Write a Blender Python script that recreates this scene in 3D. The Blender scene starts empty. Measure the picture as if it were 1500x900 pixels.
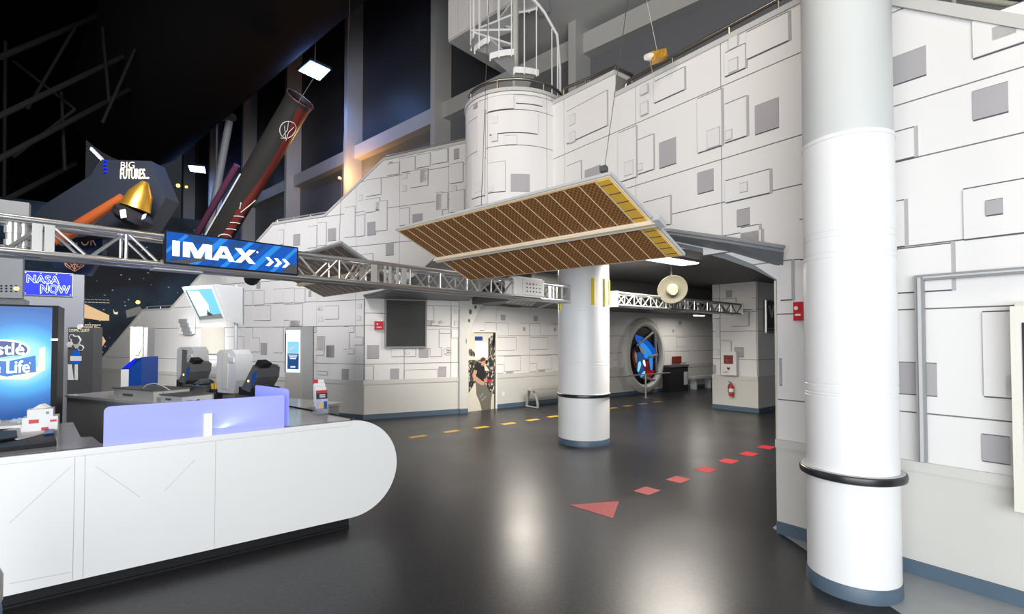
import bpy, bmesh, math, random
from mathutils import Vector, Matrix
random.seed(7)
V = Vector
scene = bpy.context.scene
COL = scene.collection
# ------------------------------------------------------------------ camera, world, light, exposure
F = 722.0
TILT = math.radians(1.3)
HORIZON = 495.0
CY = HORIZON - F * math.tan(TILT)
CAMZ = 1.65
cam_data = bpy.data.cameras.new('camera')
cam = bpy.data.objects.new('camera', cam_data); COL.objects.link(cam)
cam.location = (0, 0, CAMZ)
cam.rotation_euler = (math.pi / 2 + TILT, 0, 0)
cam_data.sensor_fit = 'HORIZONTAL'; cam_data.sensor_width = 36.0
cam_data.lens = 36.0 * F / 1500.0
cam_data.shift_y = (CY - 450.0) / 1500.0
cam_data.clip_start = 0.05; cam_data.clip_end = 200
scene.camera = cam
world = bpy.data.worlds.new('world'); scene.world = world; world.use_nodes = True
bg = world.node_tree.nodes['Background']
bg.inputs[0].default_value = (0.75, 0.85, 1.0, 1); bg.inputs[1].default_value = 0.03
scene.view_settings.view_transform = 'Standard'
scene.view_settings.look = 'None'
scene.view_settings.gamma = 1.0
scene.view_settings.use_curve_mapping = False
scene.view_settings.exposure = 0.13

def area(name, loc, target, sx, sy, watts, color, spread=180):
    l = bpy.data.lights.new(name, 'AREA'); l.shape = 'RECTANGLE'; l.size = sx; l.size_y = sy
    l.energy = watts; l.color = color; l.spread = math.radians(spread)
    o = bpy.data.objects.new(name, l); COL.objects.link(o); o.location = loc
    o.rotation_euler = (V(target) - V(loc)).to_track_quat('-Z', 'Y').to_euler()
    return o
def point(name, loc, watts, color, r=0.1):
    l = bpy.data.lights.new(name, 'POINT'); l.energy = watts; l.color = color; l.shadow_soft_size = r
    o = bpy.data.objects.new(name, l); COL.objects.link(o); o.location = loc
    return o
def spot(name, loc, target, watts, color, ang, r=0.1, blend=0.6):
    l = bpy.data.lights.new(name, 'SPOT'); l.energy = watts; l.color = color; l.shadow_soft_size = r
    l.spot_size = math.radians(ang); l.spot_blend = blend
    o = bpy.data.objects.new(name, l); COL.objects.link(o); o.location = loc
    o.rotation_euler = (V(target) - V(loc)).to_track_quat('-Z', 'Y').to_euler()
    return o
# daylight from an assumed glazed entrance front, unseen behind the camera
area('assumed_entrance_daylight', (-1.0, -4.5, 2.05), (0.6, 6, 2.0), 9.0, 3.7, 800, (0.93, 0.97, 1.0))
area('assumed_side_daylight', (2.6, -4.2, 2.8), (3.0, 3.5, 1.6), 4.5, 3.8, 120, (0.95, 0.98, 1.0))  # assumed side glazing out of view, brightens the right wall
# assumed lobby downlights, unseen above the frame
area('assumed_lobby_lamp', (-3.4, 2.8, 6.4), (-1.6, 8.6, 3.2), 2.4, 1.2, 92, (1.0, 0.86, 0.75))
area('assumed_lobby_lamp', (1.0, 1.5, 6.4), (2.6, 4.6, 2.6), 1.6, 1.2, 42, (1.0, 0.84, 0.66))
area('assumed_lobby_lamp', (-4.2, 4.6, 6.2), (-9.3, 12.2, 1.0), 2.2, 1.2, 200, (0.95, 0.96, 1.0), 100)

# ------------------------------------------------------------------ pixel rays (photo frame 1500x900) used to survey the room
def ray(px, py):
    u = (px - 750.0) / F; v = (CY - py) / F
    c, s = math.cos(TILT), math.sin(TILT)
    return V((u, c - v * s, s + v * c))
CAM = V((0, 0, CAMZ))
def fl(px, py, z=0.0):
    d = ray(px, py); return CAM + d * ((z - CAMZ) / d.z)
def dep(px, py, Y):
    d = ray(px, py); return CAM + d * (Y / d.y)
class Plane:
    """vertical plane, s runs to the right in the picture, z is height, off is towards the viewer's side"""
    def __init__(self, p0, d):
        self.p = V((p0[0], p0[1], 0)); self.d = V((d[0], d[1], 0)).normalized()
        self.n = V((self.d.y, -self.d.x, 0))
    def hit(self, px, py):
        r = ray(px, py)
        t = (self.p - CAM).dot(self.n) / r.dot(self.n)
        q = CAM + r * t
        return ((q - self.p).dot(self.d), q.z)
    def pt(self, s, z, off=0.0):
        return V((self.p.x + self.d.x * s + self.n.x * off, self.p.y + self.d.y * s + self.n.y * off, z))
    def shifted(self, off):
        return Plane(self.pt(0, 0, off), self.d)

# ------------------------------------------------------------------ materials
def mat(name, col, rough=0.5, metal=0.0, emit=None, es=1.0, var=0.04, scale=6.0, bump=0.0, bscale=40.0, trans=0.0, alpha=1.0, spec=0.5, coat=0.0):
    m = bpy.data.materials.new(name); m.use_nodes = True
    nt = m.node_tree; N = nt.nodes; L = nt.links
    b = N['Principled BSDF']
    b.inputs['Roughness'].default_value = rough; b.inputs['Metallic'].default_value = metal
    b.inputs['Specular IOR Level'].default_value = spec
    if coat: b.inputs['Coat Weight'].default_value = coat
    if trans: b.inputs['Transmission Weight'].default_value = trans
    if alpha < 1: b.inputs['Alpha'].default_value = alpha
    tc = N.new('ShaderNodeTexCoord')
    if var > 0:
        no = N.new('ShaderNodeTexNoise'); no.inputs['Scale'].default_value = scale; no.inputs['Detail'].default_value = 4
        L.new(tc.outputs['Object'], no.inputs['Vector'])
        mx = N.new('ShaderNodeMix'); mx.data_type = 'RGBA'
        mx.inputs[6].default_value = tuple(c * (1 - var) for c in col) + (1,)
        mx.inputs[7].default_value = tuple(min(1, c * (1 + var)) for c in col) + (1,)
        L.new(no.outputs['Fac'], mx.inputs[0]); L.new(mx.outputs[2], b.inputs['Base Color'])
    else:
        b.inputs['Base Color'].default_value = tuple(col) + (1,)
    if bump > 0:
        n2 = N.new('ShaderNodeTexNoise'); n2.inputs['Scale'].default_value = bscale
        L.new(tc.outputs['Object'], n2.inputs['Vector'])
        bp = N.new('ShaderNodeBump'); bp.inputs['Strength'].default_value = bump; bp.inputs['Distance'].default_value = 0.01
        L.new(n2.outputs['Fac'], bp.inputs['Height']); L.new(bp.outputs['Normal'], b.inputs['Normal'])
    if emit:
        b.inputs['Emission Color'].default_value = tuple(emit) + (1,); b.inputs['Emission Strength'].default_value = es
    return m
M = {}
M['panel'] = mat('panel_white', (0.78, 0.765, 0.755), 0.45, var=0.015)
M['panel2'] = mat('panel_white_tint', (0.735, 0.725, 0.725), 0.45, var=0.015)
M['pgrey'] = mat('panel_grey', (0.40, 0.385, 0.40), 0.5)
M['plight'] = mat('panel_pale_grey', (0.62, 0.61, 0.63), 0.5)
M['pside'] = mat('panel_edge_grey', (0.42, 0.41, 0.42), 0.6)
M['pdark'] = mat('panel_joint_dark', (0.10, 0.095, 0.10), 0.7)
M['backing'] = mat('wall_backing', (0.20, 0.19, 0.19), 0.8)
M['wains'] = mat('wainscot_grey', (0.62, 0.61, 0.575), 0.4, var=0.02)
M['base'] = mat('baseboard_blue', (0.085, 0.13, 0.18), 0.45)
M['white'] = mat('white_laminate', (0.82, 0.82, 0.815), 0.35, var=0.01)
M['colwhite'] = mat('column_wrap_white', (0.84, 0.84, 0.84), 0.4, var=0.01)
M['colgrey'] = mat('column_paint_grey', (0.60, 0.62, 0.61), 0.5, var=0.01)
M['rib'] = mat('rib_grey', (0.60, 0.60, 0.57), 0.5)
M['black'] = mat('black_plastic', (0.014, 0.014, 0.016), 0.5, spec=0.2)
M['darkrub'] = mat('black_rubber', (0.02, 0.02, 0.022), 0.3)
M['dgrey'] = mat('dark_grey', (0.085, 0.087, 0.09), 0.5)
M['sgrey'] = mat('partition_grey', (0.25, 0.26, 0.285), 0.5)
M['mgrey'] = mat('mid_grey', (0.27, 0.275, 0.28), 0.45)
M['lgrey'] = mat('light_grey', (0.52, 0.53, 0.54), 0.45)
M['booth'] = mat('booth_grey', (0.56, 0.555, 0.53), 0.5)
M['ceil'] = mat('ceiling_charcoal', (0.125, 0.125, 0.125), 0.55)
M['canopy'] = mat('canopy_grey', (0.21, 0.225, 0.245), 0.5)
M['roof'] = mat('roof_black', (0.004, 0.004, 0.006), 0.9, spec=0.05)
M['duct'] = mat('duct_black', (0.007, 0.006, 0.006), 0.85, spec=0.1)
M['postgrey'] = mat('post_grey', (0.42, 0.415, 0.40), 0.5)
M['winglass'] = mat('dark_blind', (0.035, 0.038, 0.045), 0.5)
M['winglass2'] = mat('dark_grey_blind', (0.13, 0.135, 0.15), 0.5)
M['alu'] = mat('aluminium', (0.75, 0.75, 0.74), 0.28, 0.9)
M['alu2'] = mat('aluminium_plate', (0.66, 0.66, 0.64), 0.4, 0.5)
M['steel'] = mat('brushed_steel', (0.62, 0.61, 0.59), 0.3, 0.6)
M['dsteel'] = mat('dark_bronze_rail', (0.30, 0.28, 0.25), 0.3, 0.9)
M['red'] = mat('red_plastic', (0.55, 0.02, 0.03), 0.35)
M['redtape'] = mat('red_floor_vinyl', (0.42, 0.016, 0.026), 0.5)
M['yeltape'] = mat('yellow_floor_vinyl', (0.62, 0.36, 0.035), 0.4)
M['yellow'] = mat('yellow_paint', (0.85, 0.62, 0.02), 0.4)
M['gold'] = mat('gold_foil', (0.75, 0.42, 0.06), 0.3, 0.85, bump=0.4, bscale=18)
M['goldline'] = mat('gold_line', (0.92, 0.72, 0.45), 0.4)
M['goldbar'] = mat('gold_edge_foil', (0.82, 0.48, 0.06), 0.4)
M['pcream'] = mat('mast_cream', (0.83, 0.77, 0.68), 0.45)
M['paper'] = mat('paper_white', (0.80, 0.80, 0.79), 0.6)
M['blueplastic'] = mat('blue_plastic', (0.01, 0.06, 0.30), 0.35)
M['navy'] = mat('navy', (0.01, 0.018, 0.05), 0.5)
M['beige'] = mat('beige_panel', (0.66, 0.63, 0.55), 0.5)
M['olive'] = mat('olive_grey', (0.30, 0.29, 0.23), 0.5)
M['skin'] = mat('print_skin', (0.55, 0.30, 0.20), 0.6)
M['hair'] = mat('print_hair', (0.07, 0.035, 0.02), 0.6)
M['shirt'] = mat('print_black_shirt', (0.012, 0.012, 0.014), 0.6)
M['cargo'] = mat('print_cargo_grey', (0.16, 0.15, 0.12), 0.6)
M['pbeige'] = mat('print_cream', (0.70, 0.64, 0.53), 0.6)
M['pbrown'] = mat('print_brown', (0.20, 0.15, 0.11), 0.6)
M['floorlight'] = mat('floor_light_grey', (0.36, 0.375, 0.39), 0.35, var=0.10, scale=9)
M['dish'] = mat('dish_khaki', (0.115, 0.11, 0.08), 0.5)
M['binblack'] = mat('bin_black', (0.02, 0.02, 0.022), 0.5)
M['rocketdark'] = mat('rocket_dark', (0.035, 0.033, 0.03), 0.4)
M['rocketred'] = mat('rocket_red', (0.20, 0.028, 0.018), 0.45)
M['orange'] = mat('orange_tube', (0.28, 0.06, 0.012), 0.4)
M['e_white'] = mat('lamp_diffuser', (0.9, 0.9, 0.9), 0.5, emit=(1, 0.97, 0.93), es=5.0)
M['e_blue'] = mat('blue_led_panel', (0.8, 0.9, 1), 0.5, emit=(0.30, 0.55, 1.0), es=18.0)
M['e_sign'] = mat('lit_letters_white', (0.9, 0.95, 1), 0.5, emit=(0.95, 0.98, 1.0), es=1.15)
M['e_soft'] = mat('lit_letters_soft', (0.7, 0.65, 0.5), 0.5, emit=(0.9, 0.75, 0.5), es=0.6)
M['e_nasa'] = mat('lit_sign_blue', (0.0, 0.01, 0.4), 0.4, emit=(0.005, 0.012, 0.62), es=1.0)
M['e_nasal'] = mat('lit_outline_letters', (0.5, 0.6, 1), 0.4, emit=(0.42, 0.52, 1.0), es=1.0)
M['e_cyan'] = mat('screen_cyan', (0.03, 0.1, 0.14), 0.3, emit=(0.22, 0.62, 0.80), es=1.0)
M['e_pale'] = mat('screen_pale', (0.15, 0.2, 0.2), 0.3, emit=(0.80, 0.95, 0.98), es=1.0)
M['e_navy'] = mat('screen_navy', (0.01, 0.02, 0.05), 0.3, emit=(0.012, 0.06, 0.20), es=1.0)
M['e_blue2'] = mat('screen_blue', (0.005, 0.03, 0.10), 0.3, emit=(0.004, 0.075, 0.40), es=1.0)
M['e_blue3'] = mat('screen_light_blue', (0.01, 0.06, 0.15), 0.3, emit=(0.02, 0.22, 0.66), es=1.0)
M['e_warm'] = mat('warm_lit_print', (0.6, 0.4, 0.2), 0.4, emit=(0.62, 0.38, 0.16), es=0.7)
M['e_amber'] = mat('amber_lamp', (1, 0.6, 0.2), 0.4, emit=(1.0, 0.55, 0.12), es=3.0)
M['e_vend'] = mat('vending_front_blue', (0.0, 0.12, 0.42), 0.35, emit=(0.0, 0.10, 0.42), es=0.55)
M['e_vglow'] = mat('vending_glow', (0.3, 0.7, 0.95), 0.35, emit=(0.12, 0.50, 0.85), es=0.55)
M['e_vcream'] = mat('vending_cream', (0.9, 0.8, 0.55), 0.35, emit=(0.8, 0.68, 0.42), es=0.5)
M['acryl'] = mat('led_lit_frosted_acrylic', (0.40, 0.43, 0.80), 0.55, emit=(0.30, 0.34, 0.85), es=0.32, trans=0.35, var=0.03, scale=3)
M['acrylb'] = mat('led_lit_bracket', (0.8, 0.85, 1.0), 0.5, emit=(0.62, 0.70, 1.0), es=0.75)
M['clear'] = mat('clear_acrylic', (0.9, 0.92, 0.93), 0.08, trans=0.9, var=0)

def floor_mat():
    m = bpy.data.materials.new('floor_dark_rubber'); m.use_nodes = True
    N = m.node_tree.nodes; L = m.node_tree.links; b = N['Principled BSDF']
    b.inputs['Specular IOR Level'].default_value = 0.38
    tc = N.new('ShaderNodeTexCoord')
    n1 = N.new('ShaderNodeTexNoise'); n1.inputs['Scale'].default_value = 34; n1.inputs['Detail'].default_value = 6; n1.inputs['Roughness'].default_value = 0.65
    n2 = N.new('ShaderNodeTexNoise'); n2.inputs['Scale'].default_value = 1.1; n2.inputs['Detail'].default_value = 3
    L.new(tc.outputs['Object'], n1.inputs['Vector']); L.new(tc.outputs['Object'], n2.inputs['Vector'])
    r = N.new('ShaderNodeValToRGB'); e = r.color_ramp.elements
    e[0].position = 0.35; e[0].color = (0.015, 0.015, 0.017, 1); e[1].position = 0.8; e[1].color = (0.043, 0.0425, 0.047, 1)
    L.new(n1.outputs['Fac'], r.inputs['Fac']); L.new(r.outputs['Color'], b.inputs['Base Color'])
    mr = N.new('ShaderNodeMapRange'); mr.inputs[3].default_value = 0.24; mr.inputs[4].default_value = 0.38
    L.new(n2.outputs['Fac'], mr.inputs[0]); L.new(mr.outputs[0], b.inputs['Roughness'])
    bp = N.new('ShaderNodeBump'); bp.inputs['Strength'].default_value = 0.06; bp.inputs['Distance'].default_value = 0.01
    L.new(n1.outputs['Fac'], bp.inputs['Height']); L.new(bp.outputs['Normal'], b.inputs['Normal'])
    return m
M['floor'] = floor_mat()
def star_mat():
    m = bpy.data.materials.new('star_mural'); m.use_nodes = True
    N = m.node_tree.nodes; L = m.node_tree.links; b = N['Principled BSDF']
    tc = N.new('ShaderNodeTexCoord')
    vo = N.new('ShaderNodeTexVoronoi'); vo.inputs['Scale'].default_value = 4.2
    L.new(tc.outputs['Object'], vo.inputs['Vector'])
    r = N.new('ShaderNodeValToRGB'); r.color_ramp.interpolation = 'LINEAR'
    r.color_ramp.elements[0].position = 0.05; r.color_ramp.elements[0].color = (1, 1, 1, 1)
    r.color_ramp.elements[1].position = 0.14; r.color_ramp.elements[1].color = (0, 0, 0, 1)
    L.new(vo.outputs['Distance'], r.inputs['Fac'])
    no = N.new('ShaderNodeTexNoise'); no.inputs['Scale'].default_value = 0.35; no.inputs['Detail'].default_value = 5
    L.new(tc.outputs['Object'], no.inputs['Vector'])
    r2 = N.new('ShaderNodeValToRGB'); e = r2.color_ramp.elements
    e[0].position = 0.42; e[0].color = (0.004, 0.005, 0.012, 1); e[1].position = 0.75; e[1].color = (0.03, 0.10, 0.17, 1)
    L.new(no.outputs['Fac'], r2.inputs['Fac'])
    ad = N.new('ShaderNodeMix'); ad.data_type = 'RGBA'; ad.blend_type = 'ADD'; ad.inputs[0].default_value = 0.5
    L.new(r2.outputs['Color'], ad.inputs[6]); L.new(r.outputs['Color'], ad.inputs[7])
    L.new(ad.outputs[2], b.inputs['Base Color']); L.new(ad.outputs[2], b.inputs['Emission Color'])
    b.inputs['Emission Strength'].default_value = 0.12; b.inputs['Roughness'].default_value = 0.7
    return m
M['stars'] = star_mat()
def solar_mat(name, c1, c2, sc):
    m = bpy.data.materials.new(name); m.use_nodes = True
    N = m.node_tree.nodes; L = m.node_tree.links; b = N['Principled BSDF']
    tc = N.new('ShaderNodeTexCoord')
    ch = N.new('ShaderNodeTexChecker'); ch.inputs['Scale'].default_value = sc
    ch.inputs['Color1'].default_value = tuple(c1) + (1,); ch.inputs['Color2'].default_value = tuple(c2) + (1,)
    L.new(tc.outputs['UV'], ch.inputs['Vector']); L.new(ch.outputs['Color'], b.inputs['Base Color'])
    b.inputs['Roughness'].default_value = 0.5
    return m
M['cell'] = solar_mat('solar_cells_brown', (0.36, 0.165, 0.05), (0.15, 0.065, 0.025), 1.0)
M['cell2'] = solar_mat('solar_cells_dull_brown', (0.20, 0.14, 0.115), (0.13, 0.085, 0.07), 1.0)

# ------------------------------------------------------------------ mesh builder
class MB:
    def __init__(self): self.v = []; self.f = []; self.m = []; self.sm = []; self.uv = {}
    def add(self, vs, fs, mi=0, smooth=False):
        o = len(self.v); self.v += [V(x) for x in vs]
        for q in fs:
            self.f.append([i + o for i in q]); self.m.append(mi); self.sm.append(smooth)
    def boxv(self, o, x, y, z, mi=0):
        """box from corner o along vectors x, y, z"""
        o, x, y, z = V(o), V(x), V(y), V(z)
        vs = [o, o + x, o + x + y, o + y, o + z, o + x + z, o + x + y + z, o + y + z]
        fs = [(0, 3, 2, 1), (4, 5, 6, 7), (0, 1, 5, 4), (1, 2, 6, 5), (2, 3, 7, 6), (3, 0, 4, 7)]
        if x.cross(y).dot(z) < 0: fs = [tuple(reversed(q)) for q in fs]
        self.add(vs, fs, mi); return self
    def box(self, pl, s0, s1, z0, z1, o0, o1, mi=0):
        """box on a Plane between offsets o0 and o1"""
        return self.boxv(pl.pt(s0, z0, o0), pl.d * (s1 - s0), pl.n * (o1 - o0), V((0, 0, z1 - z0)), mi)
    def cbox(self, c, sx, sy, sz, ang=0, mi=0):
        x = V((math.cos(ang), math.sin(ang), 0)); y = V((-x.y, x.x, 0))
        return self.boxv(V(c) - x * sx / 2 - y * sy / 2, x * sx, y * sy, V((0, 0, sz)), mi)
    def prism(self, pts, off, mi=0, mside=None):
        pts = [V(p) for p in pts]; off = V(off); n = len(pts)
        nrm = V((0, 0, 0))
        for i in range(n):
            a, b = pts[i], pts[(i + 1) % n]; nrm += a.cross(b)
        if nrm.dot(off) < 0: pts = list(reversed(pts))
        vs = pts + [p + off for p in pts]
        o = len(self.v); self.v += vs
        def f(q, m): self.f.append([i + o for i in q]); self.m.append(m); self.sm.append(False)
        f(list(reversed(range(n))), mi); f(list(range(n, 2 * n)), mi)
        for i in range(n):
            j = (i + 1) % n; f([i, j, n + j, n + i], mi if mside is None else mside)
        return self
    def poly(self, pl, pts, o0, o1, mi=0, mside=None):
        return self.prism([pl.pt(s, z, o0) for s, z in pts], pl.n * (o1 - o0), mi, mside)
    def tube(self, pts, r, n=10, mi=0, caps=True):
        pts = [V(p) for p in pts]
        rs = r if isinstance(r, (list, tuple)) else [r] * len(pts)
        o = len(self.v); prev = None
        for i, p in enumerate(pts):
            t = (pts[min(i + 1, len(pts) - 1)] - pts[max(i - 1, 0)]).normalized()
            if prev is None:
                a = t.orthogonal().normalized()
            else:
                a = (prev - t * prev.dot(t)).normalized()
            prev = a; b = t.cross(a)
            for k in range(n):
                w = 2 * math.pi * k / n
                self.v.append(p + (a * math.cos(w) + b * math.sin(w)) * rs[i])
        for i in range(len(pts) - 1):
            for k in range(n):
                k2 = (k + 1) % n
                self.f.append([o + i * n + k, o + i * n + k2, o + (i + 1) * n + k2, o + (i + 1) * n + k]); self.m.append(mi); self.sm.append(True)
        if caps:
            self.f.append([o + k for k in reversed(range(n))]); self.m.append(mi); self.sm.append(False)
            e = o + (len(pts) - 1) * n
            self.f.append([e + k for k in range(n)]); self.m.append(mi); self.sm.append(False)
        return self
    def lathe(self, c, prof, n=32, mi=0, axis=(0, 0, 1), a0=0.0, a1=2 * math.pi):
        """prof: list of (r, h) from bottom to top round axis through c"""
        c = V(c); ax = V(axis).normalized()
        x = V((1, 0, 0)) if abs(ax.z) > 0.99 else ax.orthogonal().normalized()
        y = ax.cross(x); full = abs(a1 - a0 - 2 * math.pi) < 1e-6
        cols = n if full else n + 1
        o = len(self.v)
        for r, h in prof:
            for k in range(cols):
                w = a0 + (a1 - a0) * k / n
                self.v.append(c + ax * h + (x * math.cos(w) + y * math.sin(w)) * r)
        for i in range(len(prof) - 1):
            for k in range(n):
                k2 = (k + 1) % cols
                self.f.append([o + i * cols + k, o + i * cols + k2, o + (i + 1) * cols + k2, o + (i + 1) * cols + k]); self.m.append(mi); self.sm.append(True)
        if full:
            if prof[0][0] > 1e-5: self.f.append([o + k for k in reversed(range(n))]); self.m.append(mi); self.sm.append(False)
            if prof[-1][0] > 1e-5:
                e = o + (len(prof) - 1) * cols
                self.f.append([e + k for k in range(n)]); self.m.append(mi); self.sm.append(False)
        return self
    def ball(self, c, r, n=14, mi=0, sz=1.0):
        k = n // 2
        prof = [(r * math.sin(math.pi * i / k) + (1e-6 if i in (0, k) else 0), -r * sz * math.cos(math.pi * i / k)) for i in range(k + 1)]
        return self.lathe(c, prof, n, mi)

ORG = {}
def clean(name):
    return name
def tag(o, label=None, cat=None, group=None, kind=None):
    if label: o['label'] = label
    if cat: o['category'] = cat
    if group: o['group'] = group
    if kind: o['kind'] = kind
    return o
def thing(name, loc, label, cat, group=None):
    o = bpy.data.objects.new(name, None); COL.objects.link(o); o.location = V(loc); o.empty_display_size = 0.1
    ORG[o] = V(loc); tag(o, label, cat, group); return o
def obj(name, mb, mats, parent=None, label=None, cat=None, group=None, kind=None, sharp=40, uvs=None):
    if parent is not None: org = ORG[parent]
    else:
        xs = [p.x for p in mb.v]; ys = [p.y for p in mb.v]; zs = [p.z for p in mb.v]
        org = V(((min(xs) + max(xs)) / 2, (min(ys) + max(ys)) / 2, min(zs)))
    me = bpy.data.meshes.new(name)
    me.from_pydata([tuple(p - org) for p in mb.v], [], mb.f)
    for mm in (mats if isinstance(mats, (list, tuple)) else [mats]): me.materials.append(M[mm] if isinstance(mm, str) else mm)
    me.polygons.foreach_set('material_index', mb.m)
    me.polygons.foreach_set('use_smooth', mb.sm)
    me.update(); me.validate()
    if any(mb.sm): me.set_sharp_from_angle(angle=math.radians(sharp))
    o = bpy.data.objects.new(name, me); COL.objects.link(o)
    ORG[o] = org
    if parent is not None: o.parent = parent
    else: o.location = org
    tag(o, label, cat, group, kind)
    return o
def struct(name, mb, mats, label=None):
    return obj(name, mb, mats, kind='structure', label=label)
def copy_tree(o, delta, label=None):
    """copy a top-level thing with its parts and sub-parts"""
    r = o.copy(); COL.objects.link(r); r.location = o.location + V(delta); ORG[r] = ORG[o] + V(delta)
    if label: r['label'] = label
    for ch in list(o.children):
        c = ch.copy(); COL.objects.link(c); c.parent = r
        for g in list(ch.children):
            d = g.copy(); COL.objects.link(d); d.parent = c
    return r
TXT = {}
def text_mesh(body):
    if body in TXT: return TXT[body]
    cu = bpy.data.curves.new('txt', 'FONT'); cu.body = body; cu.size = 1.0; cu.resolution_u = 3; cu.space_line = 0.85
    to = bpy.data.objects.new('txt', cu); COL.objects.link(to)
    dg = bpy.context.evaluated_depsgraph_get()
    me = bpy.data.meshes.new_from_object(to.evaluated_get(dg))
    vs = [v.co.copy() for v in me.vertices]; fs = [list(p.vertices) for p in me.polygons]
    bpy.data.objects.remove(to); bpy.data.curves.remove(cu); bpy.data.meshes.remove(me)
    x0 = min(v.x for v in vs); x1 = max(v.x for v in vs); y0 = min(v.y for v in vs); y1 = max(v.y for v in vs)
    res = ([((v.x - x0) / (x1 - x0), (v.y - y0) / (y1 - y0)) for v in vs], fs)
    TXT[body] = res; return res
def text(mb, body, pl, s0, z0, s1, z1, off, mi=0, bold=0.0):
    """flat lettering fitted to the box on a Plane"""
    vs, fs = text_mesh(body)
    shifts = [(0, 0)] if not bold else [(-bold, 0), (bold, 0), (0, bold), (0, -bold)]
    for k, (dx, dz) in enumerate(shifts):
        mb.add([pl.pt(s0 + (s1 - s0) * x + dx, z0 + (z1 - z0) * y + dz, off + k * 0.0002) for x, y in vs], fs, mi)
    return mb
def text_px(mb, body, pl, tl, br, off, mi=0, bold=0.0):
    q = pl.shifted(off)
    s0, z1 = q.hit(*tl); s1, z0 = q.hit(*br)
    return text(mb, body, pl, s0, z0, s1, z1, off, mi, bold)
def disc(pl, s, z, r, n=16, rz=None):
    rz = rz or r
    return [(s + r * math.cos(2 * math.pi * k / n), z + rz * math.sin(2 * math.pi * k / n)) for k in range(n)]
def clip(poly, s0, s1, z0, z1):
    def cut(P, ax, lim, keep_less):
        out = []
        for i in range(len(P)):
            a, b = P[i], P[(i + 1) % len(P)]
            ia = (a[ax] <= lim) if keep_less else (a[ax] >= lim)
            ib = (b[ax] <= lim) if keep_less else (b[ax] >= lim)
            if ia: out.append(a)
            if ia != ib:
                t = (lim - a[ax]) / (b[ax] - a[ax]); out.append((a[0] + t * (b[0] - a[0]), a[1] + t * (b[1] - a[1])))
        return out
    P = list(poly)
    for ax, lim, kl in ((0, s0, False), (0, s1, True), (1, z0, False), (1, z1, True)):
        if P: P = cut(P, ax, lim, kl)
    R = []
    for p in P:
        if not R or (abs(p[0] - R[-1][0]) + abs(p[1] - R[-1][1])) > 1e-4: R.append(p)
    if len(R) > 1 and (abs(R[0][0] - R[-1][0]) + abs(R[0][1] - R[-1][1])) < 1e-4: R.pop()
    if len(R) < 3: return []
    ar = abs(sum(R[i][0] * R[(i + 1) % len(R)][1] - R[(i + 1) % len(R)][0] * R[i][1] for i in range(len(R)))) / 2
    return R if ar > 0.003 else []
def clad(wall, pl, outline, sj, zj, gap=0.010, th=0.014):
    """base panels of a wall between joint lines, clipped to its outline"""
    for i in range(len(sj) - 1):
        for j in range(len(zj) - 1):
            P = clip(outline, sj[i] + gap / 2, sj[i + 1] - gap / 2, zj[j] + gap / 2, zj[j + 1] - gap / 2)
            if P:
                obj('panel', MB().poly(pl, P, 0.0, th, 0), ['panel'], wall)
def plates(wall, pl, rects, kind='white', base=0.014, th=0.013, rim=0.008, band=0.022):
    """raised plates given by top-left and bottom-right photo pixels"""
    for r in rects:
        s0, z1 = pl.hit(r[0], r[1]); s1, z0 = pl.hit(r[2], r[3])
        if s1 < s0: s0, s1 = s1, s0
        if z1 < z0: z0, z1 = z1, z0
        m = MB()
        tn = max(0.0, (z1 - CAMZ)) / max(1.0, (pl.pt(s1, 0) - V((0, 0, 0))).length)
        if kind == 'white':
            rt = rim + (th - .003) * tn
            m.box(pl, s0, s1, z0 - rim * 1.2, z1 + rt, base, base + 0.003, 2)
            m.box(pl, s0, s1, z0, z1, base + 0.003, base + th, 0)
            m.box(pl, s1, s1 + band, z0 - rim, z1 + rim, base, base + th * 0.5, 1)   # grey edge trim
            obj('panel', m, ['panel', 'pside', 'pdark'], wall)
        elif kind == 'small':
            m.box(pl, s0 - .004, s1 + .009, z0 - 0.006, z1 + 0.006 + .006 * tn, base, base + 0.002, 1)
            m.box(pl, s0, s1, z0, z1, base + 0.002, base + 0.008, 0)
            obj('panel', m, ['panel2', 'pside'], wall)
        else:
            m.box(pl, s0, s1, z0 - 0.008, z1 + 0.005, base, base + 0.002, 1)
            m.box(pl, s0, s1, z0, z1, base + 0.002, base + 0.008, 0)
            obj('panel', m, ['pgrey', 'pdark'], wall, label='grey square panel')
def zo(ox, oy, sc, rects):
    return [(ox + a / sc, oy + b / sc, ox + c / sc, oy + d / sc) for a, b, c, d in rects]
# ================================================================== STRUCTURE
UP = V((0, 0, 1))
RW = Plane(fl(1341, 840), (0.6025, -0.798))          # right hand wall, also carries the upper wall over the portal
LW = Plane(fl(533, 615), (0.906, -0.423))            # stair wall on the left
CW = Plane(fl(533, 615), fl(680, 605) - fl(533, 615))  # recessed wall under the canopy
TW = Plane(fl(735, 598), fl(985, 572) - fl(735, 598))  # back wall of the passage
PF = Plane(fl(1045, 598), fl(1109, 605) - fl(1045, 598))
WW = Plane((-1.6, 11.0), (0.743, -0.669))            # tall post and blind wall behind
A2 = V((0.788, 0.616, 0)); B2 = V((-0.616, 0.788, 0))
def sx(pl, px): return pl.hit(px, 500)[0]

# floor
m = MB(); m.add([(-24, -7, 0), (16, -7, 0), (16, 26, 0), (-24, 26, 0)], [(0, 1, 2, 3)])
struct('floor', m, 'floor')
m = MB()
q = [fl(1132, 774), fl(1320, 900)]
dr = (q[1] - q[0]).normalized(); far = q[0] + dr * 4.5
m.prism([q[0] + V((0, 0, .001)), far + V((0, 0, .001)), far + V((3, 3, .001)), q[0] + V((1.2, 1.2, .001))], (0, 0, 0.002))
struct('floor_inlay', m, 'floorlight')

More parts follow.
